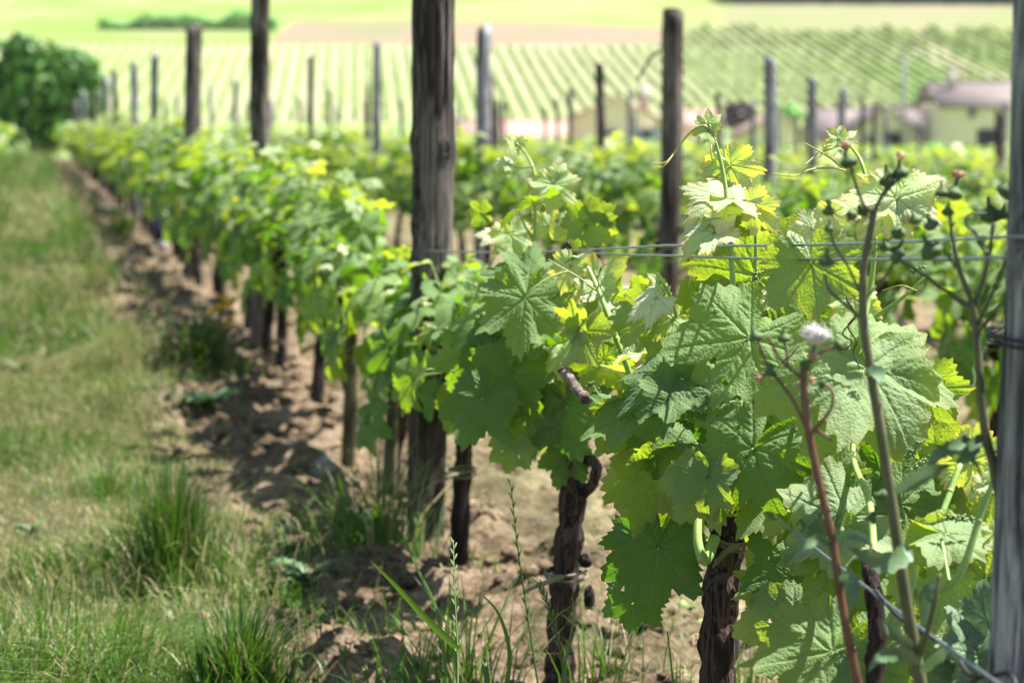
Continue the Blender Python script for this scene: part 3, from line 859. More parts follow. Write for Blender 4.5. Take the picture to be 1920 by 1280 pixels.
# remaining posts: (row, first depth, spacing, how many, heights by order)
post_plan = [
    # row offset index, depth, height above ground, radius, grey?, lean
    (0, 9.22, 1.50, .040, 'd'), (0, 13.2, 1.37, .050, 'd'), (0, 16.84, 1.30, .034, 's'), (0, 20.5, 1.30, .034, 'g'), (0, 24.65, 1.36, .034, 'd'), (0, 28.6, 1.34, .045, 'g'),
    (0, 33.6, 1.30, .04, 'd'), (0, 37.6, 1.28, .04, 'g'), (0, 41.6, 1.26, .04, 'd'), (0, 45.6, 1.25, .04, 'g'), (0, 49.6, 1.25, .04, 'd'),
    (1, 9.40, 1.37, .043, 'd'), (1, 13.4, 1.42, .040, 's'), (1, 17.4, 1.44, .036, 's'), (1, 21.4, 1.44, .034, 'd'), (1, 25.4, 1.46, .034, 'd'), (1, 29.4, 1.4, .034, 'g'), (1, 33.4, 1.38, .03, 'g'), (1, 37.4, 1.36, .035, 'd'), (1, 41.4, 1.36, .035, 'g'), (1, 45.4, 1.35, .035, 'd'), (1, 49.4, 1.35, .035, 'g'),
    (2, 13.5, 1.35, .040, 'g'), (2, 17.5, 1.37, .036, 'd'), (2, 21.5, 1.28, .034, 'd'), (2, 25.5, 1.3, .034, 'g'), (2, 29.5, 1.36, .034, 'd'), (2, 33.5, 1.38, .034, 'd'), (2, 37.5, 1.3, .034, 'd'), (2, 41.5, 1.3, .034, 'g'), (2, 45.5, 1.3, .034, 'd'),
    (3, 17.7, 1.31, .037, 'g'), (3, 21.7, 1.30, .034, 'd'), (3, 25.7, 1.34, .030, 'd'), (3, 29.7, 1.28, .034, 'd'), (3, 33.7, 1.3, .034, 'g'), (3, 37.7, 1.3, .034, 'd'), (3, 41.7, 1.3, .034, 'd'), (3, 45.7, 1.3, .034, 'g'),
    (4, 22.0, 1.32, .036, 'g'), (4, 26.1, 1.36, .034, 'd'), (4, 29.8, 1.36, .034, 'g'), (4, 33.8, 1.34, .03, 'd'), (4, 37.8, 1.3, .034, 'd'), (4, 41.8, 1.3, .034, 'g'),
    (5, 22.5, 1.15, .036, 'd'), (5, 26.2, 1.32, .030, 'd'), (5, 27.0, 1.30, .028, 'd'), (5, 30.3, 1.34, .034, 'g'), (5, 34.3, 1.3, .034, 'd'), (5, 38.3, 1.3, .034, 'g'), (5, 42.3, 1.3, .034, 'd'),
    (6, 26.5, 1.3, .034, 'g'), (6, 30.5, 1.3, .034, 'd'), (6, 34.5, 1.32, .034, 'g'), (6, 38.5, 1.3, .034, 'd'), (6, 42.5, 1.3, .034, 'g'),
    (7, 30.7, 1.3, .034, 'd'), (7, 34.7, 1.3, .034, 'g'), (7, 38.7, 1.3, .034, 'd'), (7, 43, 1.3, .034, 'g'),
    (8, 33.9, 1.32, .034, 'd'), (8, 37.9, 1.3, .034, 'g'), (8, 43.5, 1.3, .034, 'd'),
    (-1, 34, 1.30, .04, 'd'), (-1, 38, 1.32, .04, 'g'), (-1, 42, 1.30, .04, 'd'), (-1, 46, 1.30, .04, 'g'), (-1, 50, 1.30, .04, 'd'),
]
ROWNAME = {-1: "row across the aisle", 0: "front row", 1: "second row", 2: "third row", 3: "fourth row", 4: "fifth row", 5: "sixth row", 6: "seventh row", 7: "eighth row", 8: "ninth row"}
SPECIAL = {(0, 9.22): "tall dark post reaching the top edge left of the knotty post", (0, 13.2): "stout brown post with slanted top left of the tall dark post",
           (0, 16.84): "slim post with one dark and one pale side in the front row", (0, 20.5): "slim pale grey post between two darker ones in the front row",
           (1, 9.40): "dark round topped post with a twig, left of the tallest vine shoot", (1, 13.4): "split post half dark half pale grey just right of the knotty post",
           (2, 13.5): "smooth pale grey post right of the tallest vine shoot", (2, 17.5): "straight dark post in front of the gabled house",
           (3, 17.7): "pale grey post with pointed top and dark patch", (1, 17.4): "leaning grey post just left of the knotty post"}
shared_posts = {(c, a): post_mesh(1.0, 1.0, .93, M['post_dark' if c == 'd' else 'post_grey'], 40 + ord(c) + a, 14, 26, knots=0, top_cut=.0, angular=(c == 's')) for c in 'dgs' for a in range(0)}
cnt = {}
for i, (row, z, h, rad, c) in enumerate(post_plan):
    X = ROWX + ROWD * row + random.uniform(-.02, .02)
    y = row_y(X, z); cnt[row] = cnt.get(row, 0) + 1
    mesh = post_mesh(h, rad * 1.02, rad * .93, M['post_dark' if c == 'd' else 'post_grey'], 100 + i, 20 if z < 20 else 12, 34 if z < 20 else 14,
                     lean=(random.uniform(-.03, .03), random.uniform(-.03, .03)), knots=4 if z < 15 else 0, angular=(c == 's'), top_cut=random.uniform(.0, .02))
    o = link("wooden_post", mesh, loc=(X, y, gz(X, y)))
    o.rotation_euler = (0, 0, 0)
    shade = {'d': 'dark', 'g': 'grey', 's': 'split'}[c]
    lab = SPECIAL.get((row, z), "%s post, %s from the near end of the %s" % (shade, ORD[cnt[row] - 1], ROWNAME[row]))
    tag(o, lab, "post", "posts of the vine rows")
    if (row, z) == (1, 9.40):
        m = MB(); m.tube(smooth_path([(-.035, -.01, 1.21), (-.07, -.02, 1.19), (-.10, -.02, 1.14), (-.125, -.02, 1.10)], 4), [.009] + [.005] * 11 + [.003], 6)
        link("twig", m.mesh("twig", M['post_dark']), o)

# ------------------------------------------------------------------ wires
def wire(pts, rad, label, grp="trellis wires"):
    m = MB(); P = []
    for a, b in zip(pts[:-1], pts[1:]):
        n = 24
        for k in range(n):
            t = k / n; p = Vector(a).lerp(Vector(b), t); p.z -= .012 * math.sin(math.pi * t) * min(1, (Vector(b) - Vector(a)).length / 4); P.append(p)
    P.append(Vector(pts[-1])); m.tube(P, rad, 6)
    o = link("trellis_wire", m.mesh("trellis_wire", M['wire'])); tag(o, label, "wire", grp); return o


w1 = wire([at(2250, 436, 1.83), at(1902, 444, 2.10), at(1250, 460, 3.20), at(800, 470, 5.20)], .0016, "upper of the two wires stretched from right post to knotty post")
w2 = wire([at(2250, 486, 1.83), at(1902, 483, 2.12), at(1250, 479, 3.22), at(1062, 470, 3.85)], .0016, "lower of the two wires, ending at the black clip")
m = MB(); c0 = at(1062, 465, 3.87)
m.tube([c0 + Vector((0, -.004, .010)), c0 + Vector((.006, 0, .002)), c0 + Vector((.002, .003, -.012)), c0 + Vector((-.006, 0, -.004)), c0 + Vector((0, 0, .010))], .0035, 6)
m.tube([c0, c0 + Vector((0, 0, -.03))], .002, 5)
tag(link("wire_clip", m.mesh("wire_clip", M['clip'])), "small black clip joining the two wires beside a reddish leaf", "clip")
m = MB()
for k in range(2):
    ring = [Vector((NEARPOST.x + .047 * math.cos(a), NEARPOST.y + .047 * math.sin(a), NEARPOST.z + .775 + k * .006 + .004 * math.sin(a))) for a in np.linspace(0, 6.28, 24)]
    m.tube(ring, .0018, 5)
tag(link("wire_loop", m.mesh("wire_loop", M['clip'])), "dark wire wound round the grey post at the right edge", "wire")
wire([at(1900, 1300, 2.0), at(1640, 1112, 2.42), at(1380, 908, 2.98), at(1129, 753, 3.6), (P2.x, P2.y, P2.z + .45), (ROWX, 9, .50), (ROWX, 30, .56), (ROWX, 51, .57)], .0019, "low cordon wire running the length of the front row under the leaves")

# ------------------------------------------------------------------ vines
def trunk_builder(mb, pts, r0, r1, seed, seg=20):
    P = smooth_path(pts, 10); n = len(P); g = np.random.default_rng(seed)
    R = [(r0 + (r1 - r0) * i / (n - 1)) * (1 + .16 * math.sin(i * .9 + seed) * g.uniform(.3, 1)) for i in range(n)]
    R[0] *= 1.5; R[1] *= 1.2
    s = MB(); s.tube(P, R, seg, jitter=.10); mb.add(s.V[0], s.T[0], s.Q[0])


def grow_vine(name, loc, seed, lod, label, group, full=True, arms=True, spread=.20, hgt=1.0, trunk_pts=None, n_shoots=9, keep=None, size=.92, rad=(.020, .016), n_hang=20, clear=None):
    """lod 0/1: every leaf its own object; lod 2: the leaves joined"""
    g = np.random.default_rng(seed)
    root = empty(name, loc, label, "grape vine", group)
    tb = MB(); lean = g.uniform(-.05, .05)
    tp = trunk_pts or [(0, 0, -.05), (lean * .3, .01, .12), (lean * .8, g.uniform(-.02, .02), .25), (lean, 0, .37), (lean * 1.1, .01, .42)]
    trunk_builder(tb, tp, rad[0], rad[1], seed, 16 if lod < 2 else 8)
    head = Vector(tp[-1])
    for s in ((-1, 1) if arms else ()):
        e = head + Vector((g.uniform(-.02, .02), s * g.uniform(.18, .34), g.uniform(.0, .07)))
        mid = head.lerp(e, .4) + Vector((0, 0, .02)); s_ = MB(); s_.tube(smooth_path([head - Vector((0, 0, .04)), mid, e], 4), list(np.linspace(.016, .007, 9)), 8, jitter=.1)
        tb.add(s_.V[0], s_.T[0], s_.Q[0])
    if arms: tb.blob(head, (.034, .032, .04), 10, 7, jitter=.15)
    link("trunk", tb.mesh("trunk", M['bark']), root)
    fol = MB(); shootmesh = MB(); allshoots = shootmesh
    leaves = []
    for k in range(n_shoots):
        t = (k + .5) / n_shoots * 2 - 1; side = -1 if k % 2 else 1
        base = head + Vector((g.uniform(-.02, .02), t * .44 + g.uniform(-.04, .04), .02 + abs(t) * .03))
        L = g.uniform(.24, .42) * hgt; out = g.uniform(.02, 1.0) * spread
        if lod < 2 and not keep: shootmesh = MB()
        droopy = g.uniform() < .35
        if droopy: L *= .8
        pts = [base]; d = Vector((side * out * 1.5, g.uniform(-.3, .3), 1.0)).normalized(); p = base.copy(); ns = max(4, int(L / .045))
        for j in range(ns):
            d = (d + Vector((side * (.10 if droopy else .02), g.uniform(-.12, .12), (-.28 if droopy else -.02))) * 1.0).normalized(); p = p + d * (L / ns); pts.append(p.copy())
        if clear and any(clear(Vector(loc) + q) for q in pts): continue
        if not keep: shootmesh.tube(pts, list(np.linspace(.0042, .0018, len(pts))), 6 if lod < 2 else 4, cap=False)
        for j, q in enumerate(pts[1:] + ([pts[1], pts[2]] if full else [])):
            f = min(1, j / ns); ph = (j % 2) * math.pi + g.uniform(-.9, .9)
            od = Vector((math.cos(ph) * 1.0 + side * .5, math.sin(ph) * .9, g.uniform(-.1, .5))).normalized()
            pl = g.uniform(.035, .085) * (1 - .5 * f); J = q + od * pl
            W = (g.uniform(.095, .155) if f < .72 else g.uniform(.035, .085)) * size
            tip = (Vector((od.x, od.y, 0)) + Vector((side * .25, g.uniform(-.4, .4), g.uniform(-1.1, -.2) if f < .8 else g.uniform(-.3, .6)))).normalized()
            nrm = Vector((side * g.uniform(.1, .9), g.uniform(-.4, .3), g.uniform(.5, 1.0)))
            if keep and not keep(Vector(loc) + J): continue
            if clear and clear(Vector(loc) + J): continue
            shootmesh.tube([q, q.lerp(J, .5) + Vector((0, 0, .006)), J], [.0018, .0015, .0014], 5 if lod < 2 else 3, cap=False)
            leaves.append((J, tip, nrm, W, f))
        if shootmesh is not allshoots and shootmesh.n: link('shoot', shootmesh.mesh('shoot', M['shoot']), root)
    shootmesh = allshoots
    for k in range(n_hang if full and not keep else 0):                # leaves hanging under the cane
        side = -1 if k % 2 else 1; q = head + Vector((0, g.uniform(-.46, .46), g.uniform(-.02, .06)))
        J = q + Vector((side * g.uniform(.03, .17), g.uniform(-.05, .05), g.uniform(-.13, .06)))
        if clear and clear(Vector(loc) + J): continue
        shootmesh.tube([q, q.lerp(J, .5) + Vector((0, 0, .02)), J], [.0018, .0015, .0014], 5 if lod < 2 else 3, cap=False)
        leaves.append((J, Vector((side * g.uniform(0, .5), g.uniform(-.5, .5), -1)).normalized(), Vector((side, g.uniform(-.5, .3), g.uniform(.1, .7))), g.uniform(.10, .155) * size, 0))
    for (J, tip, nrm, W, f) in leaves:
        m4 = leaf_matrix(J, tip, nrm, W)
        if lod < 2:
            pool = ((HI, HIM, HIY) if lod == 0 else (MD, MDM, MDY))[0 if f < .6 else (1 if f < .85 else 2)]
            link("leaf", pool[int(g.integers(0, len(pool)))], root, mat4=m4)
        else:
            d = LO[int(g.integers(0, 6))]; V = d['V'] @ np.array(m4.to_3x3()).T + np.array(m4.translation)
            fol.add(V, d['T'], d['Q'], {'young': 0.0 if f < .6 else (.45 if f < .85 else 1.0), 'tint': g.uniform(), 'vein': d['vein'] * .5, 'edge': d['edge']}, d['uv'])
    if shootmesh.n: link("petioles" if lod < 2 else "shoots", shootmesh.mesh("petioles", M['shoot']), root)['kind'] = 'stuff'
    if lod == 2:
        o = link("foliage", fol.mesh("foliage", M['leaf'], uv=True), root); o['kind'] = 'stuff'
    return root


# front row beyond the third vine: leaf by leaf as long as the leaves can be told apart
VT = [1.25, 1.47, 1.695, 1.905, 2.15, 2.30, 2.52, 2.75, 2.98, 3.20, 3.43]
VLAB = ["vine with dark trunk tied with rush just right of the knotty post", "vine hidden close behind the knotty post on its left", "vine on a slim dark trunk, first left of the knotty post",
        "vine on a crooked brown trunk, second left of the knotty post", "vine on a trunk ringed by a pale tie, third left of the knotty post", "vine just right of the tall dark post",
        "vine just left of the tall dark post", "vine with trunk hidden, halfway between the tall dark and the stout brown post", "vine right behind the yellow flowers", "vine touching the right side of the stout brown post",
        "vine touching the left side of the stout brown post"]
for k, t in enumerate(VT):
    z = t * 3.871; y = row_y(ROWX, z); x = ROWX + random.uniform(-.02, .02)
    # the wire holds the leaves low beside the big post
    clear = (lambda p: abs(proj(p)[0] - 800) < 80 and (proj(p)[1] < 465 or proj(p)[1] > 790)) if k < 3 else None
    grow_vine("grape_vine", (x, y, gz(x, y)), 200 + k, 1, VLAB[k], "grape vines of the front row", n_shoots=13, size=.9, hgt=(.55 if t < 1.6 else .82), n_hang=30, clear=clear)
k0 = 0
protos = [grow_vine("grape_vine", (0, 0, 0), 300 + k, 2, "grape vine", "grape vines", n_shoots=9) for k in range(7)]
used = [False] * 7
POSTY = {}
for (row_, z_, *_r) in post_plan: POSTY.setdefault(row_, []).append(row_y(ROWX + ROWD * row_, z_))


def nth(n):
    return ORD[n - 1] if n <= 15 else "%d%s" % (n, {1: 'st', 2: 'nd', 3: 'rd'}.get(n % 10 if n // 10 != 1 else 0, 'th'))


COUNTS = {}


def vine_label(row, y):
    ps = [p for p in sorted(POSTY.get(row, [])) if p < y]; key = (row, len(ps)); COUNTS[key] = COUNTS.get(key, 0) + 1; c = nth(COUNTS[key])
    name = ROWNAME.get(row) or "%s row" % nth(row + 1)
    if ps: return "blurred grape vine, %s one beyond the %s post of the %s" % (c, nth(len(ps)), name)
    return "blurred grape vine, %s from the near end of the %s" % (c, name)


tall = []
for row in range(-1, 15):
    X = ROWX + ROWD * row
    y = {0: row_y(ROWX, 3.64 * 3.871), 1: 10.2, -1: 30.0}.get(row, max(8.0, (X - .5) / .44)) if row <= 1 else max(8.0, X / .435)
    while y < 52:
        tall.append((math.hypot(X, y), row, X + random.uniform(-.03, .03), y + random.uniform(-.05, .05))); y += .88
tall.sort()
LEFTOVER = tall[288:]
for d, row, x, y in tall[:288]:
    k = random.randrange(7)
    if used[k]: o = copy_tree(protos[k])
    else: o = protos[k]; used[k] = True
    o.location = (x, y, gz(x, y)); o.rotation_euler = (0, 0, random.choice([0, math.pi]) + random.uniform(-.1, .1)); s = random.uniform(.92, 1.12); o.scale = (s, s, s * random.uniform(.95, 1.05) * {-1: 1, 0: 1, 1: .93}.get(row, .82))
    o['group'] = "blurred grape vines of the %s" % ROWNAME.get(row, "farther rows")
    o['label'] = vine_label(row, y) or {0: "blurred leafy grape vine in the front row, left of the stout brown post", 1: "blurred leafy grape vine in the second row, behind the front row",
                  -1: "blurred leafy grape vine left of the grass aisle, at the left edge"}.get(row, "blurred leafy grape vine in the %s" % ROWNAME.get(row, "rows beyond the ninth, close to the village"))
for k in range(7):
    if not used[k]: bpy.data.objects.remove(protos[k])
# second row, the stretch nearest the camera: leaf by leaf
y = 5.0; k = 0
SECLAB = ["nearest vine of the second row, behind the right edge post", "second vine of the second row, behind the tall weed", "third vine of the second row, behind the backlit leaves",
          "fourth vine of the second row, right of the dark round topped post", "fifth vine of the second row, left of the dark round topped post", "sixth vine of the second row, right of the black wire clip", "seventh vine of the second row, seen above the wire"]
while y < 10.2:
    x = ROWX + ROWD + random.uniform(-.03, .03)
    grow_vine("grape_vine", (x, y, gz(x, y)), 400 + k, 1, SECLAB[min(k, 6)], "grape vines of the second row", n_shoots=11, hgt=1.05,
              clear=lambda p: abs(proj(p)[0] - 1268) < 42 and proj(p)[1] < 610 and p.x < 2.6); y += .88; k += 1
if LEFTOVER:
    mb = MB(); g = np.random.default_rng(5)
    for d, row, x, y in LEFTOVER:
        zb = gz(x, y)
        for q in range(60):
            J = (x + g.normal(0, .14), y + g.uniform(-.44, .44), zb + g.uniform(.3, .82)); dd = LO[int(g.integers(0, 6))]
            m4 = leaf_matrix(J, g.normal(0, 1, 3), (g.normal(0, .5), g.normal(0, .5), 1), g.uniform(.16, .27))
            mb.add(dd['V'][:31] @ np.array(m4.to_3x3()).T + np.array(m4.translation), dd['T'][:, :], None, {'tint': g.uniform(), 'young': g.choice([0, 0, .45, 1.0])}, dd['uv'][:31])
    tag(link("distant_vines", mb.mesh("distant_vines", M['leaf'], uv=True)), "mass of far vine rows in front of the village", "vines", kind='stuff')

# ------------------------------------------------------------------ the three vines in focus
def cam_vec(v):
    return CR * v[0] + CU * v[1] - CF * v[2]


def hero_vine(px, z, label, trunk_px, r0, r1, leaf_list, shoots, seed, clusters=(), tendrils=(), n_fill=10, keep=None):
    base = at(px, 700, z); x, y = base.x, base.y
    loc = Vector((x, y, gz(x, y)))
    root = grow_vine("grape_vine", loc, seed, 0, label, "grape vines of the front row", n_shoots=n_fill, hgt=.62, arms=False, rad=(r0, r1), keep=keep, size=.82, spread=.14,
                     trunk_pts=[(at(a, b, zz) - loc) for a, b, zz in trunk_px])
    m = MB()
    for pts, ra, rb in shoots:
        P = smooth_path([at(*p) - loc for p in pts], 7); b = MB()
        b.tube(P, list(np.linspace(ra, rb, len(P))), 12)
        for i in range(9, len(P) - 3, 11): b.blob(P[i], (ra + (rb - ra) * i / len(P)) * 1.2, 8, 5)
        link("shoot", b.mesh("shoot", M['shoot']), root)
    for (jx, jy, jz, W, td, nd, pool, idx) in leaf_list:
        J = at(jx, jy, jz) - loc; t = cam_vec(td).normalized(); nrm = cam_vec(nd)
        me = {'H': HI, 'M': HIM, 'Y': HIY, 'D': HID, 'G': HIG}[pool]; me = me[idx % len(me)]
        link("leaf", me, root, mat4=leaf_matrix(J, t, nrm, W))
        e = J + (-t * .45 + CF * .45 - Vector((0, 0, .5))) * (.30 * W + .012)
        mid = J.lerp(e, .5) - t * .006
        m.tube(smooth_path([J + t * .004, mid, e], 4), [.0011 + W * .004] * 9, 7)
    link("petioles", m.mesh("petioles", M['shoot']), root)['kind'] = 'stuff'
    for (pts, n, r) in clusters:
        P = smooth_path([at(*p) - loc for p in pts], 8); b = MB(); b.tube(P, .0011, 6)
        g = np.random.default_rng(n)
        for k in range(n):
            q = P[int(g.uniform(.15, 1) * (len(P) - 1))]; dv = Vector(g.normal(0, 1, 3)).normalized() * g.uniform(.4, 1.0) * r
            b.tube([q, q + dv], .0005, 4); b.blob(q + dv, g.uniform(.0013, .0021), 7, 5)
        link("flower_cluster", b.mesh("flower_cluster", M['grapes']), root)
    for (pts, ra, rb, mat) in tendrils:
        P = smooth_path([at(*p) - loc for p in pts], 8); b = MB(); b.tube(P, list(np.linspace(ra, rb, len(P))), 8)
        link("tendril", b.mesh("tendril", M[mat]), root)
    return root


UP1 = (.05, .74, .67); UPS = (0, .88, .48); FACE = (-.15, .35, .93); BACK = (.1, .45, -.88); BACK2 = (-.25, .35, -.9)
V1 = [
    (1405, 633, 2.90, .182, (-.62, -.76, .25), (.08, .74, .66), 'G', 0),
    (1418, 518, 3.20, .170, (-.78, -.50, -.1), (-.1, .5, -.86), 'M', 0), (1428, 512, 3.22, .155, (.45, .75, -.3), (.05, .5, -.86), 'M', 2),
    (1520, 492, 2.68, .112, (.10, -1, .1), (.2, .45, -.85), 'M', 0),
    (1600, 688, 2.74, .190, (-.50, -.80, .30), (-.10, .68, .72), 'M', 1), (1628, 690, 2.72, .185, (.48, -.80, .30), (.15, .68, .72), 'M', 0),
    (1235, 1025, 3.02, .135, (-.22, -1, .05), (-.15, .30, .94), 'D', 1), (1195, 1010, 3.08, .080, (-.5, -.8, 0), FACE, 'D', 0), (1190, 1120, 3.10, .08, (-.2, -.9, 0), FACE, 'D', 2),
    (1228, 882, 3.00, .125, (-.93, -.35, 0), (-.1, .55, -.8), 'M', 1), (1215, 900, 3.05, .10, (-.5, -.8, 0), BACK2, 'M', 2),
    (1188, 782, 2.95, .105, (-.95, -.22, .1), (0, .78, .6), 'H', 1), (1200, 790, 2.99, .110, (-.85, -.5, 0), BACK, 'M', 0),
    (1262, 705, 2.92, .125, (-.93, -.35, .2), (.0, .80, .6), 'D', 2), (1268, 745, 2.90, .085, (-.8, -.3, .2), UP1, 'H', 4),
    (1330, 893, 2.84, .085, (-.10, -1, 0), (-.55, .2, .8), 'M', 2), (1322, 897, 2.86, .105, (-.62, -.78, 0), (-.3, .4, .86), 'M', 1),
    (1412, 838, 2.82, .145, (-.55, -.83, .1), (-.25, .55, .8), 'H', 3), (1400, 770, 2.92, .115, (-.25, -.95, 0), (-.1, .35, .93), 'H', 2),
    (1455, 800, 2.97, .10, (-.45, -.88, 0), BACK, 'M', 2), (1740, 730, 2.80, .085, (.65, -.75, 0), (0, .3, -.95), 'M', 0), (1748, 703, 2.80, .036, (1, -.05, 0), (0, .6, .8), 'Y', 2),
    (1312, 832, 2.95, .095, (-.92, .1, .1), (0, .92, .38), 'H', 4), (1240, 820, 2.99, .085, (-.1, -.9, .1), FACE, 'H', 4),
    (1366, 380, 3.03, .105, (-.83, -.45, .2), (-.1, .85, .5), 'Y', 0), (1362, 376, 3.04, .085, (-.75, .45, .1), (-.1, .7, .7), 'Y', 3), (1372, 376, 3.02, .085, (.93, -.05, .2), (.15, .9, .4), 'Y', 1),
    (1368, 310, 3.07, .075, (.50, -.80, -.1), (.1, .3, -.95), 'Y', 2), (1362, 318, 3.08, .06, (-.7, -.6, 0), (0, .3, -.95), 'Y', 0),
    (1331, 234, 3.03, .032, (-.12, 1, 0), (-.2, .1, .97), 'Y', 3), (1327, 246, 3.03, .034, (-.95, -.1, .2), (.1, .25, .96), 'Y', 1), (1322, 242, 3.05, .022, (-.8, .5, .2), (.1, .25, .96), 'Y', 2),
    (1342, 438, 3.00, .080, (-.92, -.40, .1), (-.1, .85, .5), 'Y', 1), (1350, 436, 3.03, .062, (.95, .1, 0), (0, .6, -.8), 'M', 1), (1340, 425, 3.02, .035, (-.4, .8, 0), (0, .5, .85), 'Y', 2),
    (1412, 388, 3.02, .062, (.75, -.60, 0), (0, .45, -.88), 'Y', 0), (1525, 430, 2.92, .045, (-.45, .85, 0), (0, .2, .97), 'Y', 3),
    (1232, 558, 3.05, .068, (-.92, -.38, .1), (-.1, .8, .6), 'Y', 3), (1236, 530, 3.05, .026, (-.6, .6, .1), (0, .7, .7), 'Y', 0), (1262, 600, 3.08, .05, (-.7, -.6, 0), UP1, 'Y', 1), (1250, 640, 3.1, .07, (-.6, -.6, 0), BACK, 'M', 1),
    (1345, 745, 3.0, .10, (-.8, -.35, .2), (0, .8, .6), 'M', 2), (1370, 770, 2.90, .09, (-.95, 0, .2), (-.1, .78, .6), 'M', 1), (1290, 780, 3.08, .12, (-.4, -.8, 0), BACK, 'H', 1),
    (1450, 650, 3.02, .12, (.9, -.2, .1), (0, .8, .6), 'H', 2), (1330, 600, 3.24, .14, (-.6, -.7, 0), BACK, 'M', 1), (1470, 600, 3.26, .13, (.3, -.9, 0), BACK, 'H', 0), (1400, 700, 3.2, .14, (.1, -1, 0), BACK, 'H', 3),
    (1350, 850, 3.1, .13, (.1, -1, 0), FACE, 'H', 5), (1285, 900, 3.12, .13, (-.3, -.9, 0), FACE, 'H', 0), (1250, 960, 3.15, .11, (-.1, -.9, 0), FACE, 'H', 3),
    (1440, 1098, 2.95, .080, (-.88, -.25, .1), (-.1, .75, .65), 'M', 0), (1430, 905, 2.98, .12, (-.2, -.95, 0), FACE, 'H', 1),
    (1460, 930, 2.90, .115, (-.75, -.6, .1), (-.2, .65, .75), 'M', 2),
]
S1 = [
    ([(1372, 960, 3.02), (1392, 800, 3.03), (1385, 640, 3.02), (1376, 560, 3.01), (1368, 430, 3.02), (1357, 330, 3.03), (1340, 262, 3.03), (1330, 234, 3.03)], .0055, .0016),
    ([(1392, 800, 3.05), (1400, 620, 3.08), (1416, 500, 3.07), (1414, 400, 3.05), (1408, 384, 3.05)], .0035, .0012),
    ([(1330, 900, 3.08), (1290, 680, 3.1), (1268, 590, 3.08), (1252, 545, 3.06), (1238, 528, 3.05)], .004, .0014),
    ([(1440, 1120, 2.95), (1475, 1060, 2.9), (1500, 960, 2.88), (1510, 860, 2.86), (1500, 760, 2.86), (1575, 650, 2.80), (1600, 688, 2.75)], .0045, .002),
    ([(1500, 860, 2.86), (1590, 700, 2.82), (1628, 560, 2.86), (1640, 430, 2.85), (1620, 320, 2.86), (1600, 280, 2.88), (1578, 262, 2.90)], .0045, .0014),
    ([(1340, 1010, 2.98), (1322, 1050, 2.94), (1308, 1010, 2.95), (1312, 930, 2.98), (1320, 880, 3.0)], .0075, .004),
    ([(1408, 1130, 3.0), (1440, 1100, 2.96), (1470, 1075, 2.92), (1500, 1020, 2.9)], .008, .005),
    ([(1375, 930, 2.98), (1340, 800, 2.96), (1290, 700, 3.0)], .003, .002),
    ([(1632, 600, 2.86), (1690, 560, 2.8), (1735, 520, 2.78)], .0028, .0016),
]
TD1 = [
    ([(1333, 243, 3.03), (1318, 236, 3.03), (1300, 243, 3.03), (1282, 262, 3.03), (1262, 290, 3.03), (1246, 305, 3.03), (1226, 308, 3.03)], .0019, .0008, 'tendril'),
    ([(1338, 248, 3.03), (1335, 262, 3.03), (1333, 280, 3.02), (1334, 300, 3.02)], .0016, .0007, 'tendril'),
    ([(1262, 290, 3.03), (1250, 306, 3.02), (1240, 314, 3.02), (1232, 312, 3.02)], .0010, .0007, 'tendril'),
    ([(1585, 320, 2.9), (1560, 315, 2.88), (1520, 318, 2.87), (1490, 330, 2.86), (1448, 326, 2.86)], .0014, .0007, 'tendril'),
    ([(1585, 320, 2.9), (1555, 295, 2.88), (1530, 280, 2.87), (1508, 268, 2.86)], .0013, .0007, 'tendril'),
    ([(1568, 270, 2.9), (1545, 275, 2.88), (1525, 295, 2.87), (1508, 310, 2.86)], .0013, .0007, 'tendril'),
    ([(1655, 545, 2.8), (1690, 535, 2.78), (1722, 545, 2.78), (1730, 532, 2.78), (1722, 528, 2.79), (1718, 540, 2.79)], .0008, .0005, 'tendril'),
    ([(1588, 520, 2.7), (1600, 545, 2.71), (1588, 560, 2.7), (1604, 590, 2.7), (1590, 612, 2.7), (1606, 640, 2.7), (1600, 660, 2.7), (1612, 690, 2.7)], .0013, .0008, 'drytendril'),
    ([(1600, 600, 2.7), (1580, 625, 2.7), (1596, 640, 2.7), (1585, 655, 2.7), (1560, 650, 2.7)], .0010, .0007, 'drytendril'),
    ([(1478, 458, 2.95), (1462, 480, 2.95), (1440, 510, 2.96), (1415, 540, 2.96), (1408, 560, 2.98)], .0011, .0010, 'tendril'),
]
CL1 = [([(1405, 555, 3.0), (1412, 530, 3.0), (1420, 505, 2.99)], 38, .006), ([(1240, 800, 3.1), (1215, 770, 3.1)], 14, .004)]


def keep1(p):
    x, y, z = proj(p)
    if z < 3.06 or x < 1140 and y > 700: return False
    if y < 660 or y > 1180: return False
    if 1290 < x < 1420 and y > 930: return False
    if x < 1300 and y > 960: return False
    return True


hero_vine(1352, 3.02, "vine in sharp focus with dark stout trunk and large veined leaves", [(1340, 1420, 3.02), (1345, 1260, 3.02), (1352, 1120, 3.02), (1362, 1000, 3.02), (1352, 945, 3.03), (1368, 880, 3.04)], .0245, .021,
          V1, S1, 1001, CL1, TD1, 12, keep1)

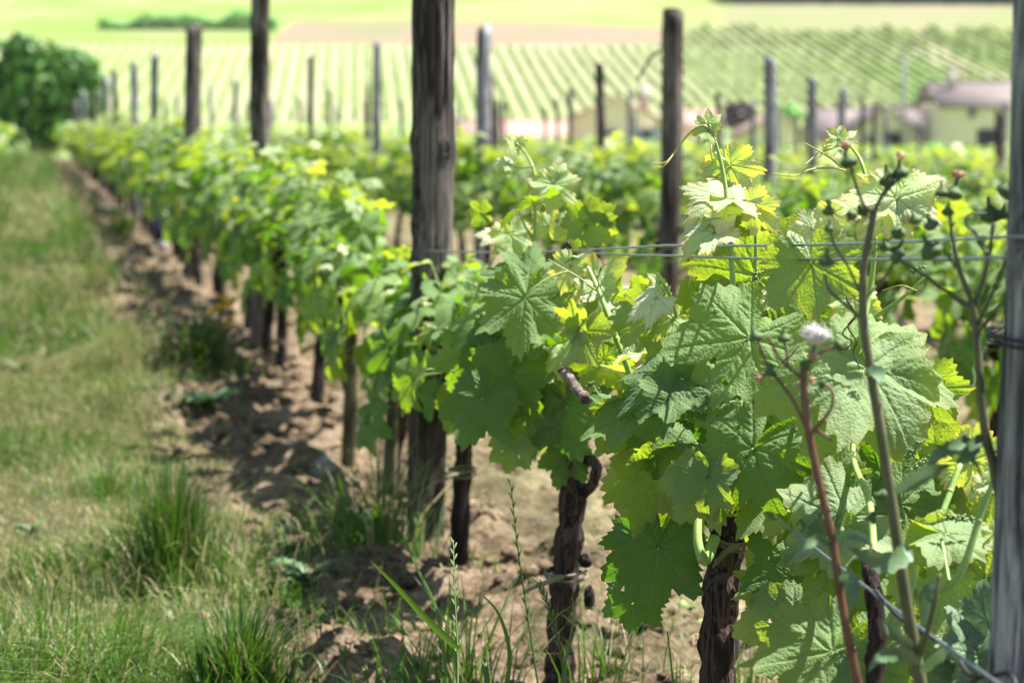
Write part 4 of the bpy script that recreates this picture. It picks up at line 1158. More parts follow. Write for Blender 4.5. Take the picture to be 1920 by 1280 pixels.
V0 = [
    (1590, 975, 2.76, .140, (-.82, -.42, .1), (-.15, .65, .75), 'M', 2), (1585, 1045, 2.74, .130, (-.62, -.78, .0), (-.2, .45, .88), 'G', 0), (1592, 968, 2.78, .12, (.35, -.92, 0), (.1, .45, .88), 'H', 0),
    (1505, 905, 2.84, .13, (-.6, -.75, .1), (-.2, .6, .77), 'M', 0), (1545, 900, 2.80, .11, (-.1, -1, 0), (-.2, .5, .85), 'M', 1),
    (1690, 945, 2.80, .125, (.45, -.85, .1), (.1, .6, .8), 'H', 1), (1655, 900, 2.86, .11, (-.3, -.9, 0), FACE, 'H', 4), (1715, 1050, 2.75, .14, (.0, -1, 0), (0, .5, .86), 'H', 0),
    (1755, 868, 2.85, .125, (.55, -.7, 0), (0, .4, -.9), 'M', 1), (1800, 905, 2.84, .12, (-.35, -.9, 0), (.1, .4, -.9), 'M', 2), (1822, 862, 2.8, .095, (.7, -.4, 0), (0, .3, -.95), 'Y', 0),
    (1772, 1000, 2.62, .115, (.95, -.05, .2), (0, .92, .38), 'M', 0), (1785, 1055, 2.66, .145, (-.3, -.8, 0), (.0, .45, -.88), 'M', 1), (1850, 1085, 2.66, .11, (.3, -.85, 0), (.0, .45, -.88), 'M', 2), (1845, 1000, 2.7, .12, (.5, -.6, 0), (.0, .45, -.88), 'M', 0),
    (1560, 1222, 2.66, .165, (-.55, -.66, .3), (-.1, .70, .70), 'G', 1), (1660, 1225, 2.66, .14, (.75, -.5, .2), (.1, .6, .8), 'H', 3), (1490, 1165, 2.82, .125, (-.5, -.85, 0), (-.2, .35, .92), 'M', 1),
    (1520, 1110, 2.84, .12, (-.4, -.9, 0), FACE, 'H', 5), (1620, 1130, 2.8, .12, (-.1, -1, 0), FACE, 'H', 1), (1600, 860, 2.9, .13, (.2, -1, 0), BACK, 'M', 0), (1700, 830, 2.92, .13, (.1, -1, 0), BACK, 'M', 1),
    (1520, 850, 2.95, .12, (-.2, -1, 0), BACK, 'M', 2), (1760, 1130, 2.8, .12, (-.2, -.9, 0), BACK, 'M', 0), (1690, 1150, 2.8, .13, (-.2, -.9, 0), FACE, 'H', 2), (1480, 1000, 2.95, .11, (-.8, -.5, 0), BACK, 'M', 0),
    (1500, 1060, 2.92, .12, (-.9, -.3, 0), FACE, 'H', 0), (1835, 940, 2.9, .11, (.3, -.9, 0), BACK, 'M', 1), (1780, 930, 2.95, .12, (0, -1, 0), BACK, 'M', 2), (1640, 1010, 2.9, .14, (0, -1, 0), FACE, 'H', 3),
    (1648, 640, 2.85, .042, (-.4, .8, 0), (0, .3, .95), 'Y', 0), (1680, 372, 2.72, .100, (.10, -.95, .1), (0, .65, .75), 'Y', 1), (1672, 370, 2.73, .085, (-.85, .1, .1), (-.1, .65, .75), 'Y', 2), (1690, 365, 2.73, .075, (.9, .2, .1), (.1, .65, .75), 'Y', 3),
    (1575, 262, 2.88, .030, (-.6, .6, .1), (0, .3, .95), 'Y', 0), (1580, 262, 2.88, .030, (.7, .5, .1), (0, .3, .95), 'Y', 1), (1572, 275, 2.88, .040, (-.9, -.3, .1), (0, .9, .3), 'Y', 2), (1600, 390, 2.8, .04, (-.6, .3, .1), (0, .7, .7), 'Y', 2),
    (1560, 400, 2.85, .05, (.2, -.8, 0), BACK, 'Y', 3), (1600, 560, 2.95, .08, (.2, -.9, 0), UP1, 'Y', 2),
    (1868, 880, 2.7, .035, (-.3, .8, 0), (0, .5, .8), 'Y', 1), (1845, 905, 2.7, .035, (.8, 0, .1), UP1, 'Y', 0), (1865, 1000, 2.5, .035, (.5, .3, .1), UP1, 'Y', 2), (1830, 830, 2.8, .03, (-.5, .8, 0), UP1, 'Y', 1),
]
S0 = [
    ([(1640, 1060, 2.6), (1630, 940, 2.7), (1600, 860, 2.8), (1605, 760, 2.84)], .0045, .003),
    ([(1650, 1200, 2.6), (1700, 1120, 2.6), (1790, 1090, 2.56), (1840, 960, 2.56), (1862, 900, 2.56), (1868, 860, 2.56)], .006, .002),
    ([(1780, 1095, 2.56), (1772, 1050, 2.58), (1765, 1010, 2.6)], .0025, .002),
    ([(1640, 1240, 2.6), (1670, 1190, 2.58), (1700, 1140, 2.58), (1720, 1060, 2.6)], .006, .003),
    ([(1752, 1000, 2.7), (1775, 940, 2.72), (1800, 870, 2.74)], .004, .0035),
]
CL0 = [([(1765, 975, 2.6), (1790, 970, 2.6), (1832, 974, 2.6)], 34, .0045), ([(1780, 850, 2.66), (1735, 862, 2.66), (1710, 880, 2.66)], 34, .005), ([(1700, 860, 2.62), (1724, 830, 2.62)], 30, .006), ([(1705, 510, 2.7), (1738, 500, 2.7)], 20, .004)]


def keep0(p):
    x, y, z = proj(p)
    return z > 2.84 and 880 < y < 1260 and 1460 < x < 1850


hero_vine(1642, 2.56, "vine at the lower right behind the tall weeds, next to the grey edge post", [(1640, 1420, 2.56), (1640, 1260, 2.56), (1645, 1180, 2.56), (1635, 1090, 2.57), (1628, 1040, 2.6)], .0105, .009, V0, S0, 1002, CL0, (), 9, keep0)

V2 = [
    (985, 560, 3.66, .145, (-.10, -1, .3), (-.05, .80, .6), 'G', 1), (905, 598, 3.88, .115, (-.80, -.55, .2), (-.1, .78, .62), 'H', 3), (1040, 560, 3.76, .11, (.7, -.6, .1), (0, .7, .7), 'H', 2), (990, 520, 3.8, .11, (-.4, .6, -.1), (0, .75, .65), 'H', 5),
    (1086, 620, 3.46, .115, (-.38, -.92, .15), (.85, .25, -.45), 'M', 2), (1088, 620, 3.46, .055, (.7, .5, 0), (.1, .4, -.9), 'M', 0), (1084, 615, 3.46, .07, (.0, .95, 0), (.8, .2, -.55), 'M', 1),
    (1070, 497, 3.5, .062, (-.35, -.92, 0), (-.2, .2, .95), 'Y', 0), (1130, 545, 3.5, .090, (.3, .5, -.2), (0, .35, -.93), 'Y', 1), (1128, 550, 3.52, .07, (.4, -.85, 0), (0, .35, -.93), 'M', 0), (1120, 545, 3.52, .06, (-.7, -.2, 0), BACK, 'Y', 2),
    (1098, 425, 3.92, .085, (.3, .85, 0), (0, .3, -.95), 'M', 1), (1110, 415, 3.92, .075, (.85, -.3, 0), (0, .4, -.9), 'M', 2), (1085, 430, 3.95, .07, (-.6, .3, 0), (0, .4, -.9), 'M', 0),
    (1037, 348, 3.86, .080, (0, -1, .2), (0, .72, .69), 'Y', 1), (1035, 345, 3.86, .055, (-.9, -.1, .1), (0, .8, .6), 'Y', 3), (952, 308, 3.88, .032, (-.6, .4, 0), UP1, 'Y', 2), (945, 322, 3.88, .032, (-.8, -.4, 0), UP1, 'Y', 0), (1048, 325, 3.86, .036, (-.3, 1, 0), (0, .3, .95), 'Y', 3), (963, 270, 3.88, .026, (-.6, .6, 0), UP1, 'Y', 1), (975, 268, 3.88, .022, (.3, .9, 0), UP1, 'Y', 2),
    (958, 438, 3.9, .075, (.2, -.95, .1), (0, .82, .57), 'Y', 0), (930, 440, 3.92, .05, (-.8, .2, .1), UP1, 'Y', 3), (1030, 425, 3.95, .065, (.1, .9, 0), (0, .6, .8), 'Y', 1), (1002, 378, 3.72, .10, (-.88, -.42, .1), (-.35, .9, -.05), 'H', 1), (905, 400, 4.0, .05, (-.9, 0, 0), BACK, 'M', 0),
    (1232, 600, 3.36, .11, (-.55, -.6, 0), (.1, .45, -.88), 'M', 2), (1215, 570, 3.4, .09, (-.6, .2, 0), BACK, 'M', 1),
    (960, 700, 3.8, .150, (-.25, -.97, 0), (-.3, .3, .9), 'H', 1), (905, 745, 3.76, .130, (-.4, -.9, .1), (-.3, .35, .88), 'H', 2), (985, 780, 3.8, .125, (.05, -1, 0), FACE, 'H', 3), (1062, 760, 3.8, .14, (.2, -.97, 0), FACE, 'H', 0), (880, 670, 3.9, .12, (-.5, -.8, 0), FACE, 'H', 5),
    (1030, 690, 3.85, .13, (.3, -.9, 0), (-.1, .4, .9), 'H', 4), (1100, 700, 3.8, .11, (.3, -.9, 0), FACE, 'M', 1), (1065, 850, 3.85, .09, (-.3, -.9, 0), FACE, 'H', 2), (930, 640, 3.85, .12, (-.2, -.9, .1), (-.2, .6, .75), 'H', 2), (1150, 650, 3.8, .10, (.3, -.8, 0), BACK, 'M', 1), (960, 840, 3.8, .07, (-.2, -.9, 0), FACE, 'M', 1),
]
S2 = [
    ([(1120, 850, 3.6), (1200, 790, 3.5), (1178, 695, 3.45), (1152, 625, 3.45), (1122, 545, 3.47), (1098, 496, 3.5), (1075, 482, 3.5), (1060, 492, 3.5)], .0058, .0016),
    ([(1060, 830, 3.85), (1020, 650, 3.85), (1004, 540, 3.85), (1003, 420, 3.86), (1002, 330, 3.87), (990, 295, 3.88), (968, 268, 3.88)], .0045, .0016),
    ([(1080, 800, 3.9), (1080, 600, 3.92), (1068, 480, 3.93), (1060, 395, 3.93)], .004, .0018),
    ([(1085, 620, 3.46), (1120, 635, 3.46), (1150, 648, 3.45)], .0022, .0022),
    ([(1000, 330, 3.87), (1030, 330, 3.87), (1045, 338, 3.86)], .0018, .0014), ([(1000, 312, 3.87), (975, 315, 3.88), (955, 308, 3.88)], .0016, .0012), ([(1000, 445, 3.86), (985, 425, 3.87), (973, 395, 3.87)], .0024, .0016),
]
TD2 = [
    ([(1118, 545, 3.47), (1085, 520, 3.46), (1050, 500, 3.46), (1028, 486, 3.46)], .0015, .0008, 'tendril'),
    ([(1065, 508, 3.46), (1030, 520, 3.45), (1000, 540, 3.44), (985, 556, 3.44)], .0014, .0008, 'tendril'),
    ([(1240, 560, 3.1), (1255, 570, 3.1), (1268, 556, 3.1), (1270, 545, 3.1)], .0014, .0008, 'tendril'),
    ([(1058, 520, 3.6), (1052, 545, 3.6), (1035, 562, 3.6)], .001, .0008, 'drytendril'),
]


def keep2(p):
    x, y, z = proj(p)
    if z < 3.6 or z > 4.5: return False
    return 520 < y < 860 and x > 850 and not (x > 1100 and y > 700)


v2 = hero_vine(1068, 3.87, "vine with rush tie round its trunk and a sawn pale cane stub", [(1048, 1290, 3.87), (1052, 1180, 3.87), (1060, 1080, 3.87), (1072, 960, 3.87), (1076, 860, 3.87), (1070, 790, 3.87)], .0235, .020, V2, S2, 1003,
               [([(1095, 735, 3.6), (1108, 720, 3.6), (1122, 738, 3.58), (1132, 752, 3.56)], 44, .005)], TD2, 12, keep2)
m = MB(); loc2 = v2.location
P = smooth_path([at(1050, 690, 3.62) - loc2, at(1068, 708, 3.60) - loc2, at(1082, 730, 3.57) - loc2, at(1098, 748, 3.53) - loc2], 5)
m.tube(P, [.0065, .0065, .007, .009, .0075, .007, .0065, .0065, .007, .008, .008, .007, .0068, .0075, .0095, .009], 14, jitter=.09)
link("pruned_cane", m.mesh("pruned_cane", M['cane']), v2)
m = MB(); e = P[-1]; m.blob(e + (P[-1] - P[-2]).normalized() * .0008, (.0075, .0075, .0008), 12, 5, axis=P[-1] - P[-2]); link("cut_end", m.mesh("cut_end", M['drytendril']), v2)
m = MB(); m.tube(smooth_path([at(1098, 860, 3.85) - loc2, at(1118, 872, 3.83) - loc2, at(1112, 905, 3.83) - loc2, at(1095, 925, 3.85) - loc2], 5), .009, 10, jitter=.1)
link("burl", m.mesh("burl", M['bark']), v2); m = MB()
m.blob(at(1098, 1050, 3.84) - loc2, (.012, .012, .012), 10, 7, jitter=.12); link("burl", m.mesh("burl", M['bark']), v2); m = MB(); m.blob(at(1105, 1120, 3.84) - loc2, (.009, .012, .02), 10, 7, jitter=.12)
link("burl", m.mesh("burl", M['bark']), v2)


def rush_tie(px, py, z, r, label, sx=-1, end=.05):
    c = at(px, py, z); m = MB()
    for k in range(2):
        m.tube([c + Vector((r * math.cos(a), r * math.sin(a), k * .008 + .004 * math.sin(a + k))) for a in np.linspace(0, 6.2, 18)], .0026, 6)
    m.tube(smooth_path([c + Vector((r * .4 * sx, -r, .004)), c + Vector((r * sx * 1.1, -r * 1.1, -.002)), c + Vector((sx * (r + end * .6), -r, -.012)), c + Vector((sx * (r + end), -r, -.022))], 5), [.0042] * 8 + [.0035] * 5 + [.0015] * 3, 7)
    tag(link("rush_tie", m.mesh("rush_tie", M['rush'])), label, "tie", "ties on the vine trunks")


rush_tie(1062, 1078, 3.86, .034, "pale rush tie knotted round the trunk left of the focused vine")
rush_tie(864, 888, 4.83, .030, "pale rush tie round the trunk just right of the knotty post", end=.045)
rush_tie(1390, 1022, 3.0, .024, "short dry tie hanging on the dark trunk in focus", end=.02)
rush_tie(528, 642, 8.3, .03, "pale tie on a slim trunk left of the knotty post", end=.02)

# wooden stakes beside the vines
for px, z, h, lab in ((1330, 3.06, .40, "mossy wooden stake pressed against the dark trunk in focus"), (728, 5.75, .42, "dark green mossy stake just left of the knotty post"), (648, 6.5, .42, "slim dark stake second left of the knotty post")):
    p = at(px, 1200, z); zz = gz(p.x, p.y)
    tag(link("vine_stake", post_mesh(h, .020, .017, M['stake'], int(px), 14, 30, lean=(.02, 0), knots=1), loc=(p.x, p.y, zz)), lab, "stake", "stakes beside the vines")

# tag hanging on a far trunk
p = at(300, 420, 15.6); r = empty("plastic_tag", p, "small purple and white plastic tag hanging low in the front row", "tag")
m = MB(); m.box((0, 0, 0), (.045, .012, .10), .3); link("tag_sheet", m.mesh("tag_sheet", M['purple'], smooth=False), r)
m = MB(); m.blob((.02, 0, .06), (.028, .02, .03), 8, 6); m.blob((.02, 0, -.13), (.03, .02, .035), 8, 6); link("white_strip", m.mesh("white_strip", M['white']), r)

# ------------------------------------------------------------------ sow thistles gone to bud, in front of the vines
def bud(mb_green, mb_pet, p, axis, s, open_=False):
    """teardrop bud: swollen base drawn out into a neck, faded petals at the mouth"""
    ax = Vector(axis).normalized(); q = ax.to_track_quat('Z', 'Y'); prof = [(0, .003), (.06, .55), (.22, .92), (.40, 1.0), (.56, .78), (.72, .42), (.9, .24), (1.15, .18), (1.3, .16)]
    seg = 14; V = []; sj = RNG.normal(0, .05, seg); s *= RNG.uniform(.72, .98)
    for (h, r) in prof:
        for k in range(seg):
            a = 2 * math.pi * k / seg; rr = r * .0083 * s * (1 + .14 * (k % 2) + sj[k]); V.append(tuple(Vector(p) + q @ Vector((rr * math.cos(a), rr * math.sin(a), h * .0155 * s))))
    n = len(prof); i = np.arange(seg); i2 = (i + 1) % seg
    mb_green.add(V, None, np.concatenate([np.c_[j * seg + i, j * seg + i2, (j + 1) * seg + i2, (j + 1) * seg + i] for j in range(n - 1)]))
    top = Vector(p) + ax * .0195 * s
    if open_:
        for k in range(9):
            d = (ax + Vector(RNG.normal(0, .45, 3))).normalized(); mb_pet.tube([top - ax * .002, top + d * .005 * s, top + d * .009 * s], [.0012, .0014, .0006], 5)


def weed(label, stems, buds, fluffs, leaves, mat):
    base = at(*stems[0][0][0]); root = empty("sow_thistle", base, label, "weed", "tall sow thistles in front of the vines"); L0 = root.location.copy()
    m = MB()
    for pts, ra, rb in stems:
        P = smooth_path([at(*p) - L0 for p in pts], 7); m.tube(P, list(np.linspace(ra, rb, len(P))), 12, jitter=.03)
    link("stem", m.mesh("stem", M[mat]), root)
    for (bx, by, bz, ax, s, op) in buds:
        g_ = MB(); pt = MB(); bud(g_, pt, at(bx, by, bz) - L0, cam_vec(ax), s, op)
        b = link("bud", g_.mesh("bud", M['bud']), root)
        if op: link("petals", pt.mesh("petals", M['pinkpetal']), b)
    for (fx, fy, fz, r) in fluffs:
        f = MB(); c = at(fx, fy, fz) - L0
        for k in range(260):
            d = Vector(RNG.normal(0, 1, 3)).normalized(); d.z = abs(d.z) * .9 - .1
            f.tube([c, c + d * r * RNG.uniform(.5, 1)], [.0004, .0003], 3, cap=False)
        f.blob(c, (r * .6, r * .6, r * .45), 10, 7, jitter=.2)
        link("seed_head", f.mesh("seed_head", M['fluff']), root)
    for (pts, w) in leaves:
        P = smooth_path([at(*p) - L0 for p in pts], 5); n = len(P); V = []; Q = []
        for i, q in enumerate(P):
            t = i / (n - 1); ww = w * (math.sin(math.pi * min(1, t * .9 + .12))) * (1 + .35 * (i % 2)); tg = (P[min(i + 1, n - 1)] - P[max(i - 1, 0)]).normalized(); sd = tg.cross(CF).normalized()
            up = CF * -1
            V += [tuple(q + sd * ww + up * ww * .5), tuple(q), tuple(q - sd * ww + up * ww * .5)]
        for i in range(n - 1):
            for k in range(2): a = i * 3 + k; Q.append([a, a + 1, a + 4, a + 3])
        link("leaf", make_mesh("leaf", V, None, Q, M['weedleaf']), root)
    return root


weed("red stemmed sow thistle with a white seed head, leftmost of the tall weeds",
     [([(1618, 1330, 2.20), (1600, 1240, 2.20), (1580, 1140, 2.20), (1560, 1010, 2.20), (1535, 900, 2.20), (1515, 800, 2.20), (1506, 715, 2.20), (1508, 690, 2.20)], .0046, .0034),
      ([(1510, 800, 2.2), (1490, 755, 2.2), (1462, 715, 2.2), (1442, 690, 2.2), (1428, 660, 2.2), (1420, 635, 2.2)], .0016, .0015),
      ([(1508, 712, 2.2), (1480, 690, 2.2), (1460, 670, 2.2), (1446, 640, 2.2), (1436, 628, 2.2)], .0015, .0013), ([(1478, 688, 2.2), (1474, 660, 2.2), (1470, 640, 2.2)], .0013, .0012),
      ([(1508, 695, 2.2), (1520, 670, 2.2), (1528, 645, 2.2)], .0018, .0015), ([(1510, 690, 2.2), (1540, 660, 2.2), (1570, 648, 2.2)], .0014, .0012),
      ([(1522, 808, 2.2), (1545, 785, 2.19), (1560, 760, 2.19), (1560, 735, 2.19), (1545, 720, 2.19)], .0018, .0014), ([(1520, 805, 2.2), (1540, 812, 2.19), (1560, 825, 2.18)], .002, .001)],
     [(1422, 640, 2.2, (-.4, .9, 0), .95, False), (1470, 642, 2.2, (-.05, 1, .2), .8, False), (1455, 690, 2.2, (-.9, -.5, .2), .95, True), (1505, 692, 2.2, (.5, .6, .2), .9, True), (1548, 722, 2.19, (-.9, .3, .1), .8, True), (1566, 650, 2.2, (.8, .3, 0), .8, False)],
     [(1530, 630, 2.2, .018)], [([(1575, 1100, 2.2), (1590, 1080, 2.18), (1600, 1110, 2.17), (1590, 1150, 2.17)], .006), ([(1560, 1020, 2.2), (1530, 1010, 2.18), (1500, 1040, 2.17), (1490, 1075, 2.17)], .004), ([(1562, 1010, 2.2), (1590, 1000, 2.19), (1620, 1010, 2.18), (1640, 1030, 2.18)], .004)], 'redstem')
weed("tallest olive stemmed sow thistle with teardrop buds, middle of the weeds",
     [([(1735, 1330, 2.25), (1712, 1200, 2.25), (1692, 1080, 2.25), (1672, 940, 2.25), (1650, 800, 2.25), (1630, 680, 2.25), (1618, 590, 2.25), (1620, 500, 2.25), (1638, 400, 2.25)], .0065, .0032),
      ([(1638, 400, 2.25), (1650, 375, 2.25), (1664, 350, 2.25)], .0022, .0018), ([(1650, 372, 2.25), (1675, 345, 2.25), (1688, 335, 2.25)], .0018, .0014), ([(1640, 400, 2.25), (1620, 385, 2.25), (1600, 330, 2.25), (1596, 315, 2.25)], .0017, .0014),
      ([(1618, 600, 2.25), (1590, 575, 2.25), (1556, 545, 2.25), (1548, 515, 2.25)], .0018, .0014), ([(1618, 560, 2.25), (1590, 500, 2.25), (1565, 460, 2.25), (1555, 430, 2.25)], .0014, .0012), ([(1620, 560, 2.25), (1660, 520, 2.25), (1680, 480, 2.25)], .0014, .0012),
      ([(1625, 480, 2.25), (1655, 460, 2.25), (1678, 440, 2.25)], .0012, .001), ([(1716, 1250, 2.25), (1740, 1180, 2.22), (1752, 1130, 2.2), (1762, 1075, 2.2)], .003, .0015), ([(1700, 900, 2.24), (1730, 880, 2.22), (1775, 850, 2.2), (1815, 820, 2.2)], .002, .0014)],
     [(1666, 352, 2.25, (-.1, 1, 0), 1.25, False), (1690, 335, 2.25, (-.15, 1, .2), 1.0, True), (1596, 315, 2.25, (-.35, 1, 0), 1.1, True), (1548, 500, 2.25, (.1, 1, 0), 1.1, False), (1556, 435, 2.25, (-.1, 1, .3), .8, False), (1684, 440, 2.25, (0, .3, .9), .9, False), (1600, 405, 2.25, (-.5, .3, .8), .8, False), (1555, 405, 2.25, (-.1, 1, 0), .9, False),
      (1680, 480, 2.25, (.3, .8, .3), 1.0, False), (1625, 390, 2.26, (-.8, -.5, .1), 1.0, True), (1660, 468, 2.24, (-.2, .6, .6), .8, False), (1660, 930, 2.2, (-.8, .2, .4), .9, False), (1645, 970, 2.2, (-1, 0, .2), .9, False)],
     [], [([(1680, 1030, 2.24), (1700, 1035, 2.22), (1660, 1055, 2.2), (1620, 1040, 2.18), (1585, 1022, 2.17)], .008), ([(1675, 920, 2.24), (1710, 905, 2.22), (1750, 880, 2.2), (1790, 870, 2.2)], .006), ([(1630, 688, 2.24), (1645, 700, 2.22), (1650, 720, 2.2)], .006), ([(1725, 1240, 2.24), (1690, 1225, 2.2), (1650, 1230, 2.18), (1625, 1262, 2.17)], .006),
          ([(1712, 1210, 2.24), (1680, 1190, 2.2), (1655, 1160, 2.2)], .005), ([(1728, 1260, 2.24), (1770, 1220, 2.2), (1800, 1250, 2.2)], .006), ([(1740, 1180, 2.22), (1735, 1120, 2.2), (1755, 1080, 2.2)], .006)], 'weedstem')
weed("thin sow thistle leaning on the grey edge post, rightmost of the weeds",
     [([(1880, 960, 2.18), (1864, 880, 2.18), (1846, 800, 2.18), (1836, 700, 2.18), (1828, 600, 2.18), (1820, 560, 2.18), (1800, 510, 2.18), (1785, 440, 2.18), (1780, 390, 2.18)], .0052, .0015),
      ([(1825, 580, 2.18), (1780, 550, 2.18), (1730, 515, 2.18), (1690, 490, 2.18)], .0022, .0015), ([(1828, 575, 2.18), (1845, 520, 2.18), (1856, 470, 2.18), (1862, 420, 2.18)], .0025, .0016), ([(1836, 620, 2.18), (1860, 590, 2.17), (1885, 560, 2.16)], .0022, .0014),
      ([(1832, 610, 2.18), (1855, 560, 2.17), (1880, 505, 2.16), (1888, 470, 2.16)], .002, .0014), ([(1800, 510, 2.18), (1770, 470, 2.18), (1752, 450, 2.18)], .0014, .001), ([(1850, 480, 2.18), (1830, 440, 2.18), (1812, 420, 2.17), (1820, 402, 2.17), (1850, 400, 2.17)], .0013, .001), ([(1780, 440, 2.18), (1790, 415, 2.18)], .001, .001),
      ([(1864, 850, 2.18), (1830, 825, 2.18), (1790, 840, 2.18), (1770, 855, 2.18)], .003, .0016), ([(1800, 840, 2.18), (1830, 870, 2.17), (1845, 905, 2.17)], .0028, .001)],
     [(1768, 372, 2.18, (-.1, 1, 0), 1.05, False), (1785, 375, 2.18, (.25, 1, 0), 1.1, True), (1776, 405, 2.18, (0, .9, .4), .7, False), (1860, 418, 2.18, (-.2, 1, .3), 1.5, False), (1876, 410, 2.18, (.3, 1, .1), .9, False), (1886, 375, 2.17, (.5, .9, .1), 1.4, False), (1752, 485, 2.18, (-.5, 1, 0), 1.3, False), (1690, 488, 2.18, (-.9, .4, 0), .9, False),
      (1750, 430, 2.18, (-.4, .9, .2), .9, False), (1888, 560, 2.14, (.2, -.2, .9), 1.2, True), (1720, 420, 2.18, (-.4, .9, .2), .9, False)],
     [], [([(1815, 820, 2.18), (1790, 835, 2.17), (1760, 850, 2.16), (1735, 870, 2.16)], .006), ([(1840, 815, 2.18), (1815, 850, 2.17), (1790, 870, 2.16)], .006)], 'weedstem')

# big glaucous weed leaves beside the edge post
r = empty("broad_leaf_weed", at(1800, 1330, 2.75), "pale blue green broad leaved weed low beside the grey edge post", "weed"); L0 = r.location.copy()
for (jx, jy, W, td, nd, i) in ((1840, 1260, .075, (-.55, .85, .1), (-.2, .6, .75), 3), (1835, 1230, .09, (-.45, .9, 0), (.3, .4, .85), 1), (1815, 1270, .08, (.3, .9, .1), (0, .6, .8), 4), (1850, 1160, .06, (-.2, 1, 0), (-.6, .3, .7), 1)):
    o = link("leaf", HI[i].copy(), r, mat4=leaf_matrix(at(jx, jy, 2.5) - L0, cam_vec(td), cam_vec(nd), W)); o.data.materials.clear(); o.data.materials.append(M['weedleaf'])
m = MB(); m.tube(smooth_path([Vector((0, 0, 0)), at(1838, 1290, 2.6) - L0, at(1838, 1240, 2.5) - L0], 5), .003, 8); link("stem", m.mesh("stem", M['weedstem']), r)

# twine with a loop, low by the edge post
m = MB(); m.tube(smooth_path([at(1640, 1105, 2.4), at(1690, 1160, 2.35), at(1780, 1215, 2.25), at(1815, 1262, 2.2), at(1850, 1268, 2.16), at(1890, 1262, 2.12), at(1900, 1290, 2.1), at(1830, 1310, 2.15), at(1812, 1290, 2.16), at(1835, 1270, 2.14)], 6), .0022, 7)
tag(link("twine", m.mesh("twine", M['clip'])), "dark looped wire tie at the foot of the grey edge post", "wire")


# ------------------------------------------------------------------ grass
def blades(n, px, py, hgt, wid, bend, dryp, tintf, seed, z=None, dirs=None, mb=None, flat=False):
    """n blades as one strip of 2 quads and a tip each"""
    g = np.random.default_rng(seed)
    if z is None: z = ground(px, py) - .004
    a = g.uniform(0, 2 * np.pi, n) if dirs is None else dirs
    h = hgt; w = wid * .5
    lx, ly = np.cos(a), np.sin(a); sa = a + np.pi / 2 + g.uniform(-.6, .6, n); sx, sy = np.cos(sa) * w, np.sin(sa) * w
    V = np.zeros((n, 7, 3)); ts = [0, .4, .75, 1.0]
    for i, t in enumerate(ts):
        if flat: ox = bend * t * h; oz = h * .12 * np.sin(t * 3.0) + .004
        else: ox = bend * (t ** 1.8) * h; oz = h * t * np.sqrt(np.maximum(.05, 1 - (bend * t * .75) ** 2))
        cx = px + lx * ox; cy = py + ly * ox; cz = z + oz; ww = [1, .9, .6, 0][i]
        if i < 3:
            V[:, 2 * i] = np.c_[cx - sx * ww, cy - sy * ww, cz]; V[:, 2 * i + 1] = np.c_[cx + sx * ww, cy + sy * ww, cz]
        else: V[:, 6] = np.c_[cx, cy, cz]
    b = np.arange(n)[:, None] * 7
    Q = np.concatenate([b + np.array([0, 1, 3, 2]), b + np.array([2, 3, 5, 4])]); T = b + np.array([4, 5, 6])
    tint = np.repeat(np.clip(tintf, 0, 1), 7); dry = np.repeat(dryp, 7)
    return V.reshape(-1, 3), T, Q, tint, dry


def grass_object(name, label, parts, parent=None, loc=None, kind='stuff'):
    V = []; T = []; Q = []; A = []; D = []; n = 0
    for v, t, q, ti, dr in parts:
        V.append(v); T.append(t + n); Q.append(q + n); A.append(ti); D.append(dr); n += len(v)
    V = np.concatenate(V)
    if loc is not None: V = V - np.array(loc)
    o = link(name, make_mesh(name, V, np.concatenate(T), np.concatenate(Q), M['grass'], {'tint': np.concatenate(A), 'dry': np.concatenate(D)}), parent)
    return tag(o, label, kind=kind)


def scatter(n, x0, x1, y0, y1, dens, seed):
    g = np.random.default_rng(seed); x = g.uniform(x0, x1, n * 2); y = g.uniform(y0, y1, n * 2)
    keep = g.uniform(0, 1, n * 2) < dens(x, y); return x[keep][:n], y[keep][:n]


def lawn_density(x, y):
    e = .37 + .16 * (vnoise(y * .9, x * .9, 5) - .5) + .10 * (vnoise(y * 4, x * 4, 6) - .5)
    return np.clip((e - x) / .12, 0, 1) * (.25 + .75 * (vnoise(x * 4, y * 3, 44) > .38)) + .10 * np.clip(1 - (x - e) / .35, 0, 1) * (x > e - .05)


parts = []
for (n, x0, x1, y0, y1, hh, ww, sd) in ((100000, -.95, .75, 2.9, 9, .068, .0030, 1), (46000, -1.6, .8, 9, 20, .085, .006, 2), (36000, -3, .8, 20, 62, .12, .013, 3)):
    x, y = scatter(n, x0, x1, y0, y1, lawn_density, sd); g = np.random.default_rng(sd); k = len(x)
    cl = vnoise(x * 3, y * 2, 77); big = vnoise(x * 1.1, y * .6, 78); h = hh * g.uniform(.4, 1.5, k) * (.4 + 3.2 * cl ** 3)
    dry = (g.uniform(0, 1, k) < .08 + .8 * (vnoise(x * 2, y * 1.5, 79) - .4) + .3 * (1 - cl)).astype(float)
    parts.append(blades(k, x, y, h, np.full(k, ww) * g.uniform(.7, 1.3, k), g.uniform(.2, 1.15, k), dry, .5 * big + .5 * g.uniform(0, 1, k), sd))
o = grass_object("aisle_grass", "short mown green and yellowing grass of the aisle on the left", parts)

